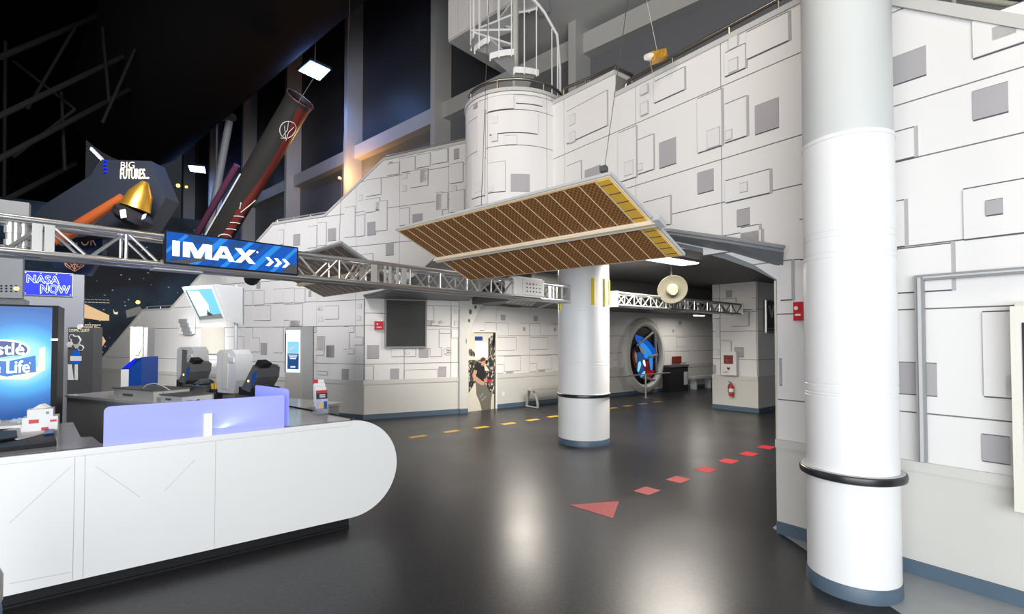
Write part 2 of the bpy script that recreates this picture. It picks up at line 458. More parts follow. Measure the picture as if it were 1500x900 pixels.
# roof and far dark walls
m = MB(); m.add([(-24, -7, 13), (16, -7, 13), (16, 26, 13), (-24, 26, 13)], [(0, 3, 2, 1)])
struct('ceiling', m, 'roof')
m = MB(); m.boxv((-22, -7, 0), (0.2, 0, 0), (0, 32, 0), (0, 0, 13)); struct('wall_far_left', m, 'roof')
MU = Plane(dep(120, 500, 17.0), dep(330, 500, 19.5) - dep(120, 500, 17.0))
m = MB(); m.box(MU, -6, 9, 0.0, 6.2, -0.2, 0); struct('wall_mural', m, 'stars')

# right wall
sR = sx(RW, 1139); sE = sx(RW, 1500) + 1.2
s800 = sx(RW, 792); s900 = sx(RW, 901); s915 = sx(RW, 904)
z1298 = RW.hit(1298, 3)[1]; z1500 = RW.hit(1500, 40)[1]
sA, sB = sx(RW, 1298), sx(RW, 1500)
sl = (z1500 - z1298) / (sB - sA)
ztop = 4.43
sK = sA + (ztop - z1298) / sl
def h(px, py): return RW.hit(px, py)
RWO = [(sR, 0), (sE, 0), (sE, z1298 + sl * (sE - sA)), (sK, ztop), (s915, ztop), (s915, 4.70), (s800, 4.76),
       (s800, 2.95), h(860, 340), h(930, 342), h(1000, 358), h(1060, 370), h(1105, 388), h(1139, 410)]
m = MB().poly(RW, RWO, -0.28, 0.0, 0)
w_right = struct('wall_right', m, 'backing')
S1, S2, S3 = sx(RW, 828), sx(RW, 934), sx(RW, 1060.5)
RWOP = RWO[:]  # cladding follows the same outline
clad(w_right, RW, [(a, max(b, 0.78)) if b == 0 else (a, b) for a, b in RWOP], [s800, S1, S2, S3, sE], [0.78, 1.125, 1.85, 2.30, 2.92, 3.33, 4.02, 5.2])
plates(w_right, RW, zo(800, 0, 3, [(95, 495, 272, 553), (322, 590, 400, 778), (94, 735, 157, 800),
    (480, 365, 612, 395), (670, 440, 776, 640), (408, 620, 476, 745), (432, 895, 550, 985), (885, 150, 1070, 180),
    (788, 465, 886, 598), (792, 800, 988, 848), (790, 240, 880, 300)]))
plates(w_right, RW, zo(800, 0, 3, [(108, 515, 133, 545), (108, 592, 133, 622), (352, 720, 388, 765), (424, 388, 453, 408), (424, 462, 453, 500),
    (715, 582, 768, 640), (410, 728, 428, 748), (810, 178, 848, 207), (810, 275, 848, 310), (796, 583, 822, 612), (860, 812, 890, 842)]), 'small', base=0.027)
plates(w_right, RW, zo(800, 0, 3, [(502, 632, 576, 718), (670, 764, 741, 836), (922, 470, 1027, 560), (175, 752, 243, 775)]), 'grey')
plates(w_right, RW, [(1032, 352, 1117, 362)])
plates(w_right, RW, [(1081, 309, 1100, 329)], 'grey')
plates(w_right, RW, zo(1100, 0, 3, [(625, 590, 722, 690), (976, 100, 1270, 165), (1062, 130, 1170, 150)]))
plates(w_right, RW, zo(1100, 0, 3, [(618, 262, 774, 330), (977, 408, 1134, 492)]), 'grey')
plates(w_right, RW, zo(1100, 260, 3, [(936, 58, 1290, 232), (640, 110, 680, 302), (645, 320, 886, 493), (132, 372, 185, 536), (217, 190, 246, 358), (-40, 225, 42, 300)]))
plates(w_right, RW, zo(1100, 260, 3, [(1036, 108, 1112, 160)]), 'grey', base=0.027)
plates(w_right, RW, [(1440, 458, 1502, 584), (1474, 550, 1500, 582)])
plates(w_right, RW, [(1317, 531, 1374, 580), (1439, 636, 1481, 680), (1143, 526, 1147, 564)], 'grey')
# wainscot, baseboard, coping
m = MB().box(RW, sR, sE, 0.10, 0.78, 0, 0.03).box(RW, sR - 0.01, sE, 0.72, 0.79, 0.03, 0.045)
obj('wainscot', m, 'wains', w_right)
struct('baseboard_right', MB().box(RW, sR - 0.005, sE, 0, 0.10, 0, 0.05), 'base')
m = MB()
def bar2(a, b, o0, o1, t): m.prism([RW.pt(a[0], a[1], o0), RW.pt(b[0], b[1], o0), RW.pt(b[0], b[1] + t, o0), RW.pt(a[0], a[1] + t, o0)], RW.n * (o1 - o0))
bar2((sK, ztop), (sE, z1298 + sl * (sE - sA)), -0.30, 0.04, 0.09)
bar2((s915, ztop), (sK, ztop), -0.30, 0.03, 0.05)
bar2((s800, 4.76), (s915, 4.70), -0.30, 0.03, 0.05)
struct('trim_right', m, 'booth')
# pale green edge of the portal jamb
struct('trim_portal', MB().box(RW, sR - 0.018, sR, 0, 2.14, -0.28, 0.012), 'beige')

# stair wall on the left
L533, L583, L700 = sx(LW, 533), sx(LW, 583), sx(LW, 705)
l = lambda px, py: LW.hit(px, py)
F4b = l(477, 320); F4t = l(563, 236)
zt4 = l(683, 210)[1]
LWO = [(L533, 0), (L533, 2.44), (L583, 2.53), (L700, 2.9), (L700, zt4), (F4t[0], F4t[1]), (F4b[0], 4.22), (sx(LW, 400), 4.20), (sx(LW, 344), 3.30), (sx(LW, 301), 3.30),
       (sx(LW, 250), 2.36), (sx(LW, 210), 2.36), (sx(LW, 148), 0.95), (sx(LW, 148), 0)]
w_left = struct('wall_left', MB().poly(LW, LWO, -0.2, 0), 'backing')
sj = [sx(LW, 148), sx(LW, 205), sx(LW, 250), sx(LW, 300), sx(LW, 333), sx(LW, 371.5), sx(LW, 416.5), sx(LW, 464), sx(LW, 521), sx(LW, 585), sx(LW, 657), L700]
clad(w_left, LW, [(a, 0.78) if b == 0 else (a, b) for a, b in LWO], sj, [0.78, 1.11, 1.89, 2.42, 2.93, 3.52, 4.22, 4.84, 6], gap=0.012)
plates(w_left, LW, zo(400, 0, 3, [(505, 725, 555, 765), (566, 700, 625, 750), (632, 685, 692, 730), (702, 668, 768, 712),
    (605, 755, 682, 815), (412, 795, 476, 855), (715, 850, 745, 980), (780, 725, 836, 800), (650, 750, 680, 800)]), th=0.012)
plates(w_left, LW, zo(400, 280, 3, [(318, 75, 361, 200), (368, 110, 404, 197), (155, 158, 193, 248), (200, 143, 235, 238), (455, 50, 502, 172), (560, 80, 600, 148),
    (780, 5, 842, 88), (366, 283, 440, 330), (25, 175, 48, 235), (720, 15, 768, 80), (408, 40, 470, 88)]), th=0.012)
plates(w_left, LW, zo(420, 340, 5, [(285, 545, 381, 637), (25, 645, 118, 688), (462, 692, 494, 735), (224, 768, 279, 868), (422, 695, 459, 858), (502, 772, 560, 828), (447, 858, 494, 893), (240, 530, 262, 532)][:7]), th=0.012)
plates(w_left, LW, zo(260, 400, 4.09, [(404, 110, 454, 193), (462, 108, 521, 190), (578, 100, 639, 178), (708, 98, 766, 178), (642, 95, 703, 178), (330, 207, 389, 288), (462, 200, 560, 283),
    (642, 192, 751, 281), (680, 287, 738, 318), (582, 327, 634, 478), (412, 330, 449, 476), (452, 390, 491, 473), (836, 384, 879, 493), (806, 328, 832, 356), (456, 580, 540, 602),
    (300, 382, 400, 478), (840, 590, 900, 612)]), th=0.012)
plates(w_left, LW, zo(400, 0, 3, [(797, 658, 820, 697), (512, 715, 528, 728), (725, 668, 741, 678)]) + zo(400, 280, 3, [(244, 168, 279, 217), (417, 140, 455, 192), (615, 105, 660, 150), (498, 235, 533, 281),
    (92, 193, 122, 237), (305, 783, 335, 828), (158, 772, 173, 814), (238, 680, 271, 730)]) + zo(420, 340, 5, [(297, 835, 352, 915)]) +
    zo(260, 400, 4.09, [(503, 422, 541, 488), (577, 550, 608, 606), (405, 540, 433, 588), (793, 562, 809, 620), (478, 55, 500, 92), (420, 135, 433, 162), (595, 125, 607, 152), (790, 110, 806, 140)]), 'grey')
plates(w_left, LW, zo(420, 340, 5, [(235, 545, 265, 575), (235, 625, 265, 655), (520, 530, 550, 556), (520, 620, 546, 646)]) + zo(400, 0, 3, [(570, 765, 590, 785), (570, 820, 588, 840), (378, 860, 395, 882), (785, 820, 806, 840)]) +
    zo(260, 400, 4.09, [(648, 208, 664, 224), (648, 250, 664, 266), (846, 208, 860, 224)]), 'small')
obj('wainscot', MB().box(LW, sx(LW, 148), L533 + 0.02, 0.10, 0.78, 0, 0.02).box(LW, sx(LW, 148), L533 + 0.02, 0.70, 0.79, 0.02, 0.035), 'wains', w_left)
struct('baseboard_left', MB().box(LW, sx(LW, 148), L533 + 0.02, 0, 0.10, 0, 0.04), 'base')
# pale coping along the stair edge
m = MB()
for a, b in zip(LWO[4:], LWO[5:13]):
    m.prism([LW.pt(a[0], a[1], -.22), LW.pt(b[0], b[1], -.22), LW.pt(b[0], b[1] + .05, -.22), LW.pt(a[0], a[1] + .05, -.22)], LW.n * 0.26)
struct('trim_left', m, 'booth')

# recessed wall under the canopy
cE = sx(CW, 684)
w_mid = struct('wall_middle', MB().poly(CW, [(0, 0), (cE, 0), (cE, 2.46), (0, 2.46)], -0.15, 0), 'backing')
cj = [0, sx(CW, 577), sx(CW, 634), sx(CW, 660), cE]
clad(w_mid, CW, [(0, .78), (cE, .78), (cE, 2.46), (0, 2.46)], [0, sx(CW, 592), sx(CW, 660), cE], [.78, 1.11, 1.90, 2.15, 2.46], gap=0.012)
plates(w_mid, CW, zo(420, 340, 5, [(1025, 540, 1072, 650), (1078, 540, 1195, 690), (1022, 715, 1110, 850), (1118, 712, 1195, 742), (1150, 858, 1194, 893), (1206, 545, 1256, 700), (1206, 712, 1256, 775)]) +
    zo(400, 280, 3, [(520, 692, 572, 727), (578, 692, 624, 727), (577, 788, 720, 822), (403, 770, 438, 830), (690, 690, 738, 727), (760, 690, 778, 720)]), th=0.012)
plates(w_mid, CW, zo(400, 280, 3, [(413, 680, 465, 735), (640, 684, 682, 731), (515, 783, 553, 827), (727, 774, 760, 815)]), 'grey')
plates(w_mid, CW, zo(420, 340, 5, [(1225, 570, 1252, 598), (1225, 655, 1252, 683), (865, 880, 895, 895)]), 'small', base=0.027)
obj('wainscot', MB().box(CW, 0, cE, 0.10, 0.78, 0, 0.02).box(CW, -0.02, cE, 0.70, 0.79, 0.02, 0.035), 'wains', w_mid)
struct('baseboard_middle', MB().box(CW, -0.02, cE, 0, 0.10, 0, 0.045), 'base')

# portal rib with oval holes
RB = CW.shifted(0.06)
rib = [(673, 440), (673, 608), (684, 607), (685, 560), (687, 500), (692, 476), (700, 457), (712, 441), (724, 430), (700, 428), (686, 432)]
m = MB().poly(RB, [RB.hit(*p) for p in rib], -0.12, 0.0)
w_rib = struct('trim_rib', m, 'rib')
m = MB()
for px, py, rx, rz in [(696.5, 450, .028, .045), (689, 457, .035, .06), (687, 470, .025, .04), (683, 500, .01, .06)]:
    s, z = RB.hit(px, py); m.poly(RB, disc(RB, s, z, rx, 12, rz), 0.0, 0.004)
obj('hole', m, 'pdark', w_rib)
struct('trim_rib_base', MB().box(RB, RB.hit(673, 600)[0], RB.hit(685, 600)[0], 0, 0.10, 0, 0.02), 'base')
# matching white rib at the right end of the portal
struct('trim_rib_right', MB().poly(RW, [h(1105, 384), h(1139, 384), h(1139, 411), h(1122, 397), (h(1106, 389))], -0.45, -0.28), 'rib')

# back wall of the passage
tL, tR = sx(TW, 690), 9.0
w_back = struct('wall_back', MB().poly(TW, [(tL, 0), (tR, 0), (tR, 2.6), (tL, 2.6)], -0.15, 0), 'backing')
per = sx(TW, 775.2) - sx(TW, 726.5); s0 = sx(TW, 726.5)
clad(w_back, TW, [(tL, .78), (tR, .78), (tR, 2.4), (tL, 2.4)], [tL] + [s0 + per * k for k in range(0, 9)] + [tR], [.78, 1.22, 1.70, 2.4], gap=0.012)
mod = zo(670, 470, 6.43, [(580, 25, 672, 140), (680, 28, 774, 143), (680, 158, 843, 270), (680, 328, 730, 480), (742, 330, 880, 480), (680, 408, 738, 480)][:3]) + zo(670, 470, 6.43, [(682, 405, 738, 478), (745, 330, 880, 455)])
base_rects = []
for r in mod:
    a = TW.hit(r[0], r[1]); b = TW.hit(r[2], r[3]); base_rects.append((a[0], b[1], b[0], a[1]))
gq = []
for r in zo(670, 470, 6.43, [(610, 62, 634, 96), (758, 462, 818, 482)]) + zo(660, 380, 7.5, [(905, 622, 950, 682)]):
    a = TW.hit(r[0], r[1]); b = TW.hit(r[2], r[3]); gq.append((a[0], b[1], b[0], a[1]))
for k in range(-1, 7):
    for (a, b, c, d) in base_rects:
        a2, c2 = a + per * k, c + per * k
        if a2 < s0 - .3 and k < 0 and not (a2 > sx(TW, 724)) and d < 1.8: continue
        if a2 < sx(TW, 704) or (sx(TW, 905) < c2 and a2 < sx(TW, 982)): continue
        mm = MB().box(TW, a2, c2, b - .008, d + .008, .014, .017, 2).box(TW, a2, c2, b, d, .017, .027, 0).box(TW, c2, c2 + .014, b, d, .014, .021, 1)
        obj('panel', mm, ['panel', 'pside', 'pdark'], w_back)
    for (a, b, c, d) in gq:
        a2, c2 = a + per * k, c + per * k
        if a2 < sx(TW, 726) or (sx(TW, 905) < c2 and a2 < sx(TW, 982)): continue
        obj('panel', MB().box(TW, a2, c2, b, d, .027, .034), 'pgrey', w_back, label='grey square panel')
obj('wainscot', MB().box(TW, sx(TW, 726), tR, 0.10, 0.78, 0, 0.02).box(TW, sx(TW, 726), tR, 0.70, 0.80, 0.02, 0.035), 'wains', w_back)
struct('baseboard_back', MB().box(TW, sx(TW, 726), tR, 0, 0.10, 0, 0.045), 'base')

# pillar block inside the passage
pw = sx(PF, 1109)
PS = Plane(PF.pt(pw, 0), A2)
m = MB().prism([PF.pt(0, 0), PF.pt(pw, 0), PF.pt(pw, 0) + A2 * 3.2, PF.pt(0, 0) + A2 * 3.2], (0, 0, 2.9))
w_pil = struct('wall_passage_block', m, 'backing')
clad(w_pil, PF, [(0, .78), (pw, .78), (pw, 2.9), (0, 2.9)], [0, sx(PF, 1055.5), pw], [.78, 1.16, 1.80, 2.28, 2.9], gap=0.012)
plates(w_pil, PF, zo(1020, 400, 4.283, [(158, 165, 250, 240), (222, 248, 330, 333), (350, 158, 376, 240), (158, 428, 220, 560), (106, 165, 148, 285)]), th=0.012)
plates(w_pil, PF, zo(1020, 400, 4.283, [(190, 113, 226, 150), (242, 467, 299, 527), (106, 578, 126, 630)]), 'grey', base=0.027)
plates(w_pil, PF, zo(1020, 400, 4.283, [(122, 290, 150, 398), (106, 482, 142, 515)]), 'small')
clad(w_pil, PS, [(0, .78), (3.2, .78), (3.2, 2.9), (0, 2.9)], [0, .9, 1.9, 3.2], [.78, 1.16, 1.80, 2.28, 2.9], gap=0.012)
obj('wainscot', MB().box(PF, -.01, pw + .02, .10, .78, 0, .02).box(PF, -.01, pw + .02, .70, .79, .02, .035).box(PS, 0, 3.2, .10, .78, 0, .02), 'wains', w_pil)
struct('baseboard_passage', MB().box(PF, -.01, pw + .03, 0, .10, 0, .045).box(PS, -.03, 3.2, 0, .10, 0, .045), 'base')

# passage ceiling with a dropped soffit along the back wall, and canopy over the portal
m = MB().prism([V((-1.0, 9.7, 2.9)), V((0.25, 7.45, 2.9)), RW.pt(sR + .3, 2.9, -.32), V((9.5, 8.5, 2.9)), TW.pt(tR, 2.9, -.1), TW.pt(tL - .2, 2.9, -.1)], (0, 0, 0.15))
struct('ceiling_passage', m, 'ceil')
m = MB().box(TW, tL - 0.1, tR, 2.39, 2.89, 0.0, 2.3)
struct('ceiling_soffit', m, 'ceil')
m = MB()
E = [dep(533, 436, 9.72), dep(560, 430, 9.2), dep(585, 423, 8.6), dep(612, 406, 7.8), dep(642, 379, 7.0), dep(800, 341, 5.75), dep(983, 344, 4.80), dep(1070, 357, 4.35), dep(1148, 370, 4.00)]
I = [CW.pt(0.02, 2.45, .02), CW.pt(.5, 2.45, .02), CW.pt(.9, 2.45, .02), CW.pt(1.4, 2.46, .02), CW.pt(cE, 2.46, .1), V((0.25, 7.6, 2.93)), RW.pt(h(990, 356)[0], h(990, 356)[1] , -.05), RW.pt(h(1070, 372)[0], h(1070, 374)[1], -.05), RW.pt(h(1145, 392)[0], h(1145, 394)[1], -.02)]
n = len(E); th = V((0, 0, 0.055))
vs = E + I + [p + th for p in E] + [p + th for p in I]
fs = []
for k in range(n - 1):
    fs += [(k, k + 1, n + k + 1, n + k), (2 * n + k, 3 * n + k, 3 * n + k + 1, 2 * n + k + 1), (k, 2 * n + k, 2 * n + k + 1, k + 1), (n + k, n + k + 1, 3 * n + k + 1, 3 * n + k)]
fs += [(0, n, 3 * n, 2 * n), (n - 1, 3 * n - 1, 4 * n - 1, 2 * n - 1)]
m.add(vs, fs)
w_can = struct('ceiling_canopy', m, 'canopy')
# thin bright drip edge of the canopy
m = MB()
for k in range(n - 1):
    m.tube([E[k] + V((0, -.01, .04)), E[k + 1] + V((0, -.01, .04))], 0.018, 6)
obj('drip_edge', m, 'mgrey', w_can)
# header beam behind the canopy edge
hp = [h(800, 352), h(900, 352), h(1000, 363), h(1060, 379), h(1105, 395), h(1139, 412)]
m = MB()
for a, b in zip(hp, hp[1:]):
    m.prism([RW.pt(a[0], a[1], -.29), RW.pt(b[0], b[1], -.29), RW.pt(b[0], b[1] + .16, -.29), RW.pt(a[0], a[1] + .16, -.29)], RW.n * 0.30)
struct('trim_header', m, 'canopy')

# round tower under the spiral stair
TC = V((0.05, 7.0, 0)); TRAD = 0.70; TZ = 4.84
def tower_hit(px, py, r=TRAD):
    d = ray(px, py); o = CAM - TC
    a = d.x ** 2 + d.y ** 2; b = 2 * (o.x * d.x + o.y * d.y); c = o.x ** 2 + o.y ** 2 - r * r
    disc_ = max(0.0, b * b - 4 * a * c)
    t = (-b - math.sqrt(disc_)) / (2 * a); q = CAM + d * t
    return math.atan2(q.y - TC.y, q.x - TC.x), q.z
w_tow = struct('wall_tower', MB().lathe(TC, [(TRAD, 2.9), (TRAD, TZ), (0.0, TZ)], 48), 'backing')
def cpanel(mb, a0, a1, z0, z1, r0, r1, mi=0, side=0):
    n = max(2, int(abs(a1 - a0) / 0.12) + 1)
    vs = []
    for r in (r0, r1):
        for z in (z0, z1):
            for k in range(n + 1):
                w = a0 + (a1 - a0) * k / n
                vs.append(TC + V((math.cos(w) * r, math.sin(w) * r, z)))
    q = n + 1; fs = []
    i = lambda rr, zz, k: rr * 2 * q + zz * q + k
    o = len(mb.v)
    for k in range(n):
        fs.append((i(1, 0, k), i(1, 0, k + 1), i(1, 1, k + 1), i(1, 1, k)))
    mb.add(vs, fs, mi, True)
    fs = []
    for k in range(n):
        fs.append((i(0, 0, k), i(0, 0, k + 1), i(1, 0, k + 1), i(1, 0, k))); fs.append((i(1, 1, k), i(1, 1, k + 1), i(0, 1, k + 1), i(0, 1, k)))
    fs.append((i(0, 0, 0), i(1, 0, 0), i(1, 1, 0), i(0, 1, 0))); fs.append((i(0, 0, n), i(0, 1, n), i(1, 1, n), i(1, 0, n)))
    mb.add(vs, fs, side, False)
    return mb
aj = [-math.pi - .2, tower_hit(715, 200)[0], tower_hit(800, 200)[0], 0.25]
aj[0] = math.pi * -1.05
def zt(py, px=755): return tower_hit(px, py)[1]
zj = [2.9, zt(296), zt(213), zt(161), TZ - 0.05, TZ]
for i in range(3):
    for j in range(5):
        mb_ = cpanel(MB(), aj[i] + .006, aj[i + 1] - .006, zj[j] + .005, zj[j + 1] - .005, TRAD, TRAD + .014)
        obj('panel', mb_, 'panel', w_tow)
def tplates(rects, kind):
    for (x0, y0, x1, y1) in rects:
        a0, zA = tower_hit(x0, y0); a1, zB = tower_hit(x1, y1)
        zA, zB = max(zA, zB), min(zA, zB)
        mb_ = MB()
        if kind == 'white':
            cpanel(mb_, a0, a1, zB - .008, zA + .008, TRAD + .014, TRAD + .017, 2, 2); cpanel(mb_, a0, a1, zB, zA, TRAD + .017, TRAD + .028, 0, 1); obj('panel', mb_, ['panel', 'pside', 'pdark'], w_tow)
        elif kind == 'small':
            cpanel(mb_, a0, a1, zB, zA, TRAD + .014, TRAD + .034, 0, 1); obj('panel', mb_, ['panel2', 'pside'], w_tow)
        else:
            cpanel(mb_, a0, a1, zB, zA, TRAD + .014, TRAD + .024, 0, 1); obj('panel', mb_, ['pgrey', 'pdark'], w_tow, label='grey square panel')
tplates(zo(400, 0, 3, [(948, 435, 1058, 480), (1068, 425, 1180, 470), (955, 500, 1160, 592), (1020, 600, 1070, 638), (880, 690, 935, 860), (948, 722, 1022, 842), (905, 500, 938, 695), (1092, 660, 1208, 680)][:7]), 'white')
tplates(zo(400, 0, 3, [(965, 517, 990, 545), (965, 592, 990, 622), (897, 805, 925, 842), (952, 820, 972, 842)]), 'small')
tplates(zo(400, 0, 3, [(1045, 767, 1125, 845), (1220, 443, 1243, 457), (887, 462, 902, 474)]), 'grey')
struct('trim_tower', MB().lathe(TC, [(TRAD + .03, TZ), (TRAD + .03, TZ + .045), (TRAD - .08, TZ + .045)], 48), 'booth')

# tall post and blind wall
BZ0, BZ1 = 6.42, 6.76
w_win = struct('wall_window', MB().box(WW, -20, 9, 3.1, 13, -0.2, 0), 'winglass')
obj('lower_blind', MB().box(WW, -20, 9, 3.1, BZ0 + .05, 0.0, 0.02), 'winglass2', w_win)
obj('beam', MB().box(WW, -20, 9, BZ0, BZ1, 0.02, 0.24), 'postgrey', w_win)
sb = sx(WW, 660)
for k in range(-5, 3):
    obj('post', MB().box(WW, sb + 3.63 * k - .15, sb + 3.63 * k, 3.1, 13, 0.0, 0.46), 'postgrey', w_win)
# upper booth in front of it
BWp = WW.shifted(1.45)
bs, bz = BWp.hit(657, 62)
m = MB().box(BWp, bs, bs + 12, bz, bz + 4, -1.45, 0)
w_booth = struct('wall_booth', m, 'booth')
bj = [bs, BWp.hit(671.5, 40)[0], BWp.hit(687.5, 40)[0], BWp.hit(703.5, 30)[0], bs + 3.2]
clad(w_booth, BWp, [(bs, bz + .03), (bs + 3.2, bz + .03), (bs + 3.2, bz + 3), (bs, bz + 3)], bj, [bz + .03, bz + .75, bz + 1.4, bz + 3], gap=0.014)
struct('trim_ceiling_hatch', MB().prism([fl(776, -8, bz), fl(803, -8, bz), fl(806, 12, bz), fl(792, 20, bz)], (0, 0, -.05)), 'lgrey')
# ================================================================== THINGS
# ---- columns
def column(name, c, r, rring, zring, ztop, zsplit, seams, label):
    t = thing(name, (c[0], c[1], 0), label, 'column')
    C0 = V((c[0], c[1], 0))
    prof = [(r, 0.09)]
    for z in seams:
        prof += [(r, z - .006), (r - .0025, z - .004), (r - .0025, z + .004), (r, z + .006)]
    prof += [(r, zsplit)]
    obj('column_wrap', MB().lathe(C0, prof, 64), 'colwhite', t, sharp=18)
    if ztop > zsplit:
        obj('column_shaft', MB().lathe(C0, [(r - .004, zsplit - .02), (r - .004, ztop)], 64), 'colgrey', t)
        obj('seam_band', MB().lathe(C0, [(r, zsplit - .015), (r + .004, zsplit - .012), (r + .004, zsplit + .012), (r - .003, zsplit + .015)], 64), 'colwhite', t)
    obj('baseboard', MB().lathe(C0, [(r + .006, 0), (r + .006, .085), (r + .002, .092), (r - .01, .092)], 64), 'base', t)
    ring = MB()
    k = 16; pr = []
    for i in range(k + 1):
        w = -math.pi / 2 + 2 * math.pi * i / k
    prof = [(r - .005, zring - .026), (rring - .016, zring - .026), (rring - .004, zring - .02), (rring, zring), (rring - .004, zring + .02), (rring - .016, zring + .026)]
    ring.lathe(C0, prof, 64)
    obj('bumper_ring', ring, 'darkrub', t, label='black bumper ring')
    obj('ring_top', MB().lathe(C0, [(rring - .014, zring + .026), (rring - .02, zring + .029), (r - .004, zring + .029)], 64), 'lgrey', t)
    return t
near_col = column('round_column', (0.684 * 3.33, 3.33), 0.262, 0.303, 0.757, 6.4, 2.96, [1.27, 1.29, 1.345, 2.165, 2.20, 2.30, 2.34],
    'thick white round column with black bumper ring in front of the right wall')
far_col = column('round_column', (0.145 * 7.85, 7.85), 0.403, 0.427, 0.757, 2.9, 2.9, [1.22, 1.27, 2.05, 2.09],
    'white round column with yellow strips standing under the hanging truss ends')
fc = V((0.145 * 7.85, 7.85, 0))
for k, (px, y0, y1) in enumerate([(868, 408, 447), (886, 408, 448), (891.5, 411, 447), (820.5, 437, 454)]):
    d = ray(px, 430); ang = None
    a = d.x ** 2 + d.y ** 2; o = CAM - fc; b = 2 * (o.x * d.x + o.y * d.y); c_ = o.x ** 2 + o.y ** 2 - .405 ** 2
    q = CAM + d * ((-b - math.sqrt(max(0, b * b - 4 * a * c_))) / (2 * a))
    n_ = V((q.x - fc.x, q.y - fc.y, 0)).normalized(); t_ = V((-n_.y, n_.x, 0))
    z1 = dep(px, y0, q.y).z; z0 = dep(px, y1, q.y).z
    obj('yellow_strip', MB().boxv(q - n_ * .004 + V((0, 0, z0 - q.z)) - t_ * .022, t_ * .044, n_ * .022, V((0, 0, z1 - z0))), 'yellow', far_col, label='yellow vertical strip')

# ---- floor markings
def fquad(pts, h=.002): return MB().prism([p + V((0, 0, .0005)) for p in pts], (0, 0, h))
yc = [(612, 640), (661, 632.5), (705, 626.5), (745, 621), (780.5, 615.5), (811, 610.5), (897, 598.3), (920, 594.8), (942, 591.8), (963, 589)]
ypts = [fl(*p) for p in yc]; yd = (ypts[-1] - ypts[0]).normalized(); yn = V((-yd.y, yd.x, 0))
words = ['nearest the white counter', 'second from the counter end', 'third from the counter end', 'fourth from the counter end', 'fifth from the counter end', 'just left of the far column',
         'just right of the far column', 'second past the far column', 'third past the far column', 'in front of the round window rail']
for p, w in zip(ypts, words):
    o = fquad([p - yd * .15 - yn * .065, p + yd * .15 - yn * .065, p + yd * .15 + yn * .065, p - yd * .15 + yn * .065])
    obj('floor_dash', o, 'yeltape', None, 'yellow dash taped on the dark floor, ' + w, 'floor marking', 'yellow dashes along the passage')
rc = [(948, 719.5), (994, 703), (1034, 688.5), (1067.5, 676), (1097, 665.5), (1122.5, 655.5)]
rp = [fl(*p) for p in rc]; rd = (rp[-1] - rp[0]).normalized(); rn = V((-rd.y, rd.x, 0))
words = ['right behind the red arrowhead', 'second behind the red arrowhead', 'third behind the red arrowhead', 'fourth behind the red arrowhead', 'fifth behind the red arrowhead', 'farthest from the arrowhead by the right wall edge']
for p, w in zip(rp, words):
    o = fquad([p - rd * .12 - rn * .095, p + rd * .12 - rn * .095, p + rd * .12 + rn * .095, p - rd * .12 + rn * .095])
    obj('floor_dash', o, 'redtape', None, 'red square dash on the dark floor, ' + w, 'floor marking', 'red dashes behind the arrow')
obj('floor_arrow', fquad([fl(834, 740.5), fl(898, 760), fl(907, 735)]), 'redtape', None, 'red triangular arrowhead on the dark floor', 'floor marking')

# ---- truss
def truss(name, A, B, size, label, group, nseg, plates_at=(), rc=.024, rb=.011):
    A, B = V(A), V(B); d = (B - A).normalized(); L = (B - A).length
    up = UP; sd = d.cross(up).normalized(); h = size / 2
    t = thing(name, (A + B) / 2 - up * h, label, 'truss', group)
    cs = [sd * h + up * h, -sd * h + up * h, -sd * h - up * h, sd * h - up * h]
    for c in cs: obj('chord', MB().tube([A + c, B + c], rc, 12), 'alu', t)
    seg = L / nseg
    for k in range(nseg):
        a = A + d * seg * k; b = A + d * seg * (k + 1); mid = A + d * seg * (k + .5)
        for sgn in (1, -1):
            o = sd * h * sgn
            for (p, q) in ((a + up * h, mid - up * h), (mid - up * h, b + up * h)):
                obj('brace', MB().tube([p + o, q + o], rb, 8), 'alu', t)
            obj('brace', MB().tube([b + o + up * h, b + o - up * h], rb, 8), 'alu', t)
        for w in (1, -1):
            obj('brace', MB().tube([a + sd * h + up * h * w, b - sd * h + up * h * w], rb, 6), 'alu', t)
    for k0, k1 in plates_at:
        for sgn in (1, -1):
            p = A + d * k0 + sd * h * sgn * 1.05 - up * (h + .005)
            obj('joint_plate', MB().boxv(p, d * (k1 - k0), sd * .008 * sgn, up * (size + .01)), 'alu2', t)
    for e, w in ((A, 1), (B, -1)):
        p = e - sd * (h + .03) - up * (h + .03)
        obj('end_plate', MB().boxv(p, d * .012 * w, sd * (size + .06), up * (size + .06)), 'alu2', t)
    return t
TA = V((-3.32, 3.2, 2.315)); TD = V((0.684, 0.7295, 0)).normalized()
TS = 0.215
TO = 1.03
t_main = truss('box_truss', TA - TD * TO, TA + TD * 6.0, TS, 'long silver box truss running from the far left to the white column', 'aluminium trusses', 17,
    plates_at=[(TO + a, TO + b) for a, b in ((.13, .18), (.19, .24), (2.62, 2.69), (2.77, 2.80), (2.83, 2.86), (2.92, 2.95), (2.99, 3.05), (5.5, 5.56), (5.6, 5.63), (5.68, 5.71), (5.8, 5.85))])
FT = Plane(TA, TD)       # vertical plane through the truss axis
m = MB()
for k, (px, r) in enumerate([(16, .032), (24, .032), (35, .026)]):
    s = FT.hit(px, 340)[0]
    q = FT.pt(s, 2.315, .06)
    prof = []
    for z, rr in ((-.105, r * .8), (-.07, r * .8), (-.068, r * 1.1), (-.03, r * 1.1), (-.028, r * .85), (.012, r * .85), (.014, r * 1.1), (.06, r * 1.1), (.062, r * .8), (.105, r * .8)): prof.append((rr, z))
    m.lathe(q, prof, 16)
obj('clamp_tubes', m, 'steel', t_main, label='ribbed shiny clamp tubes')
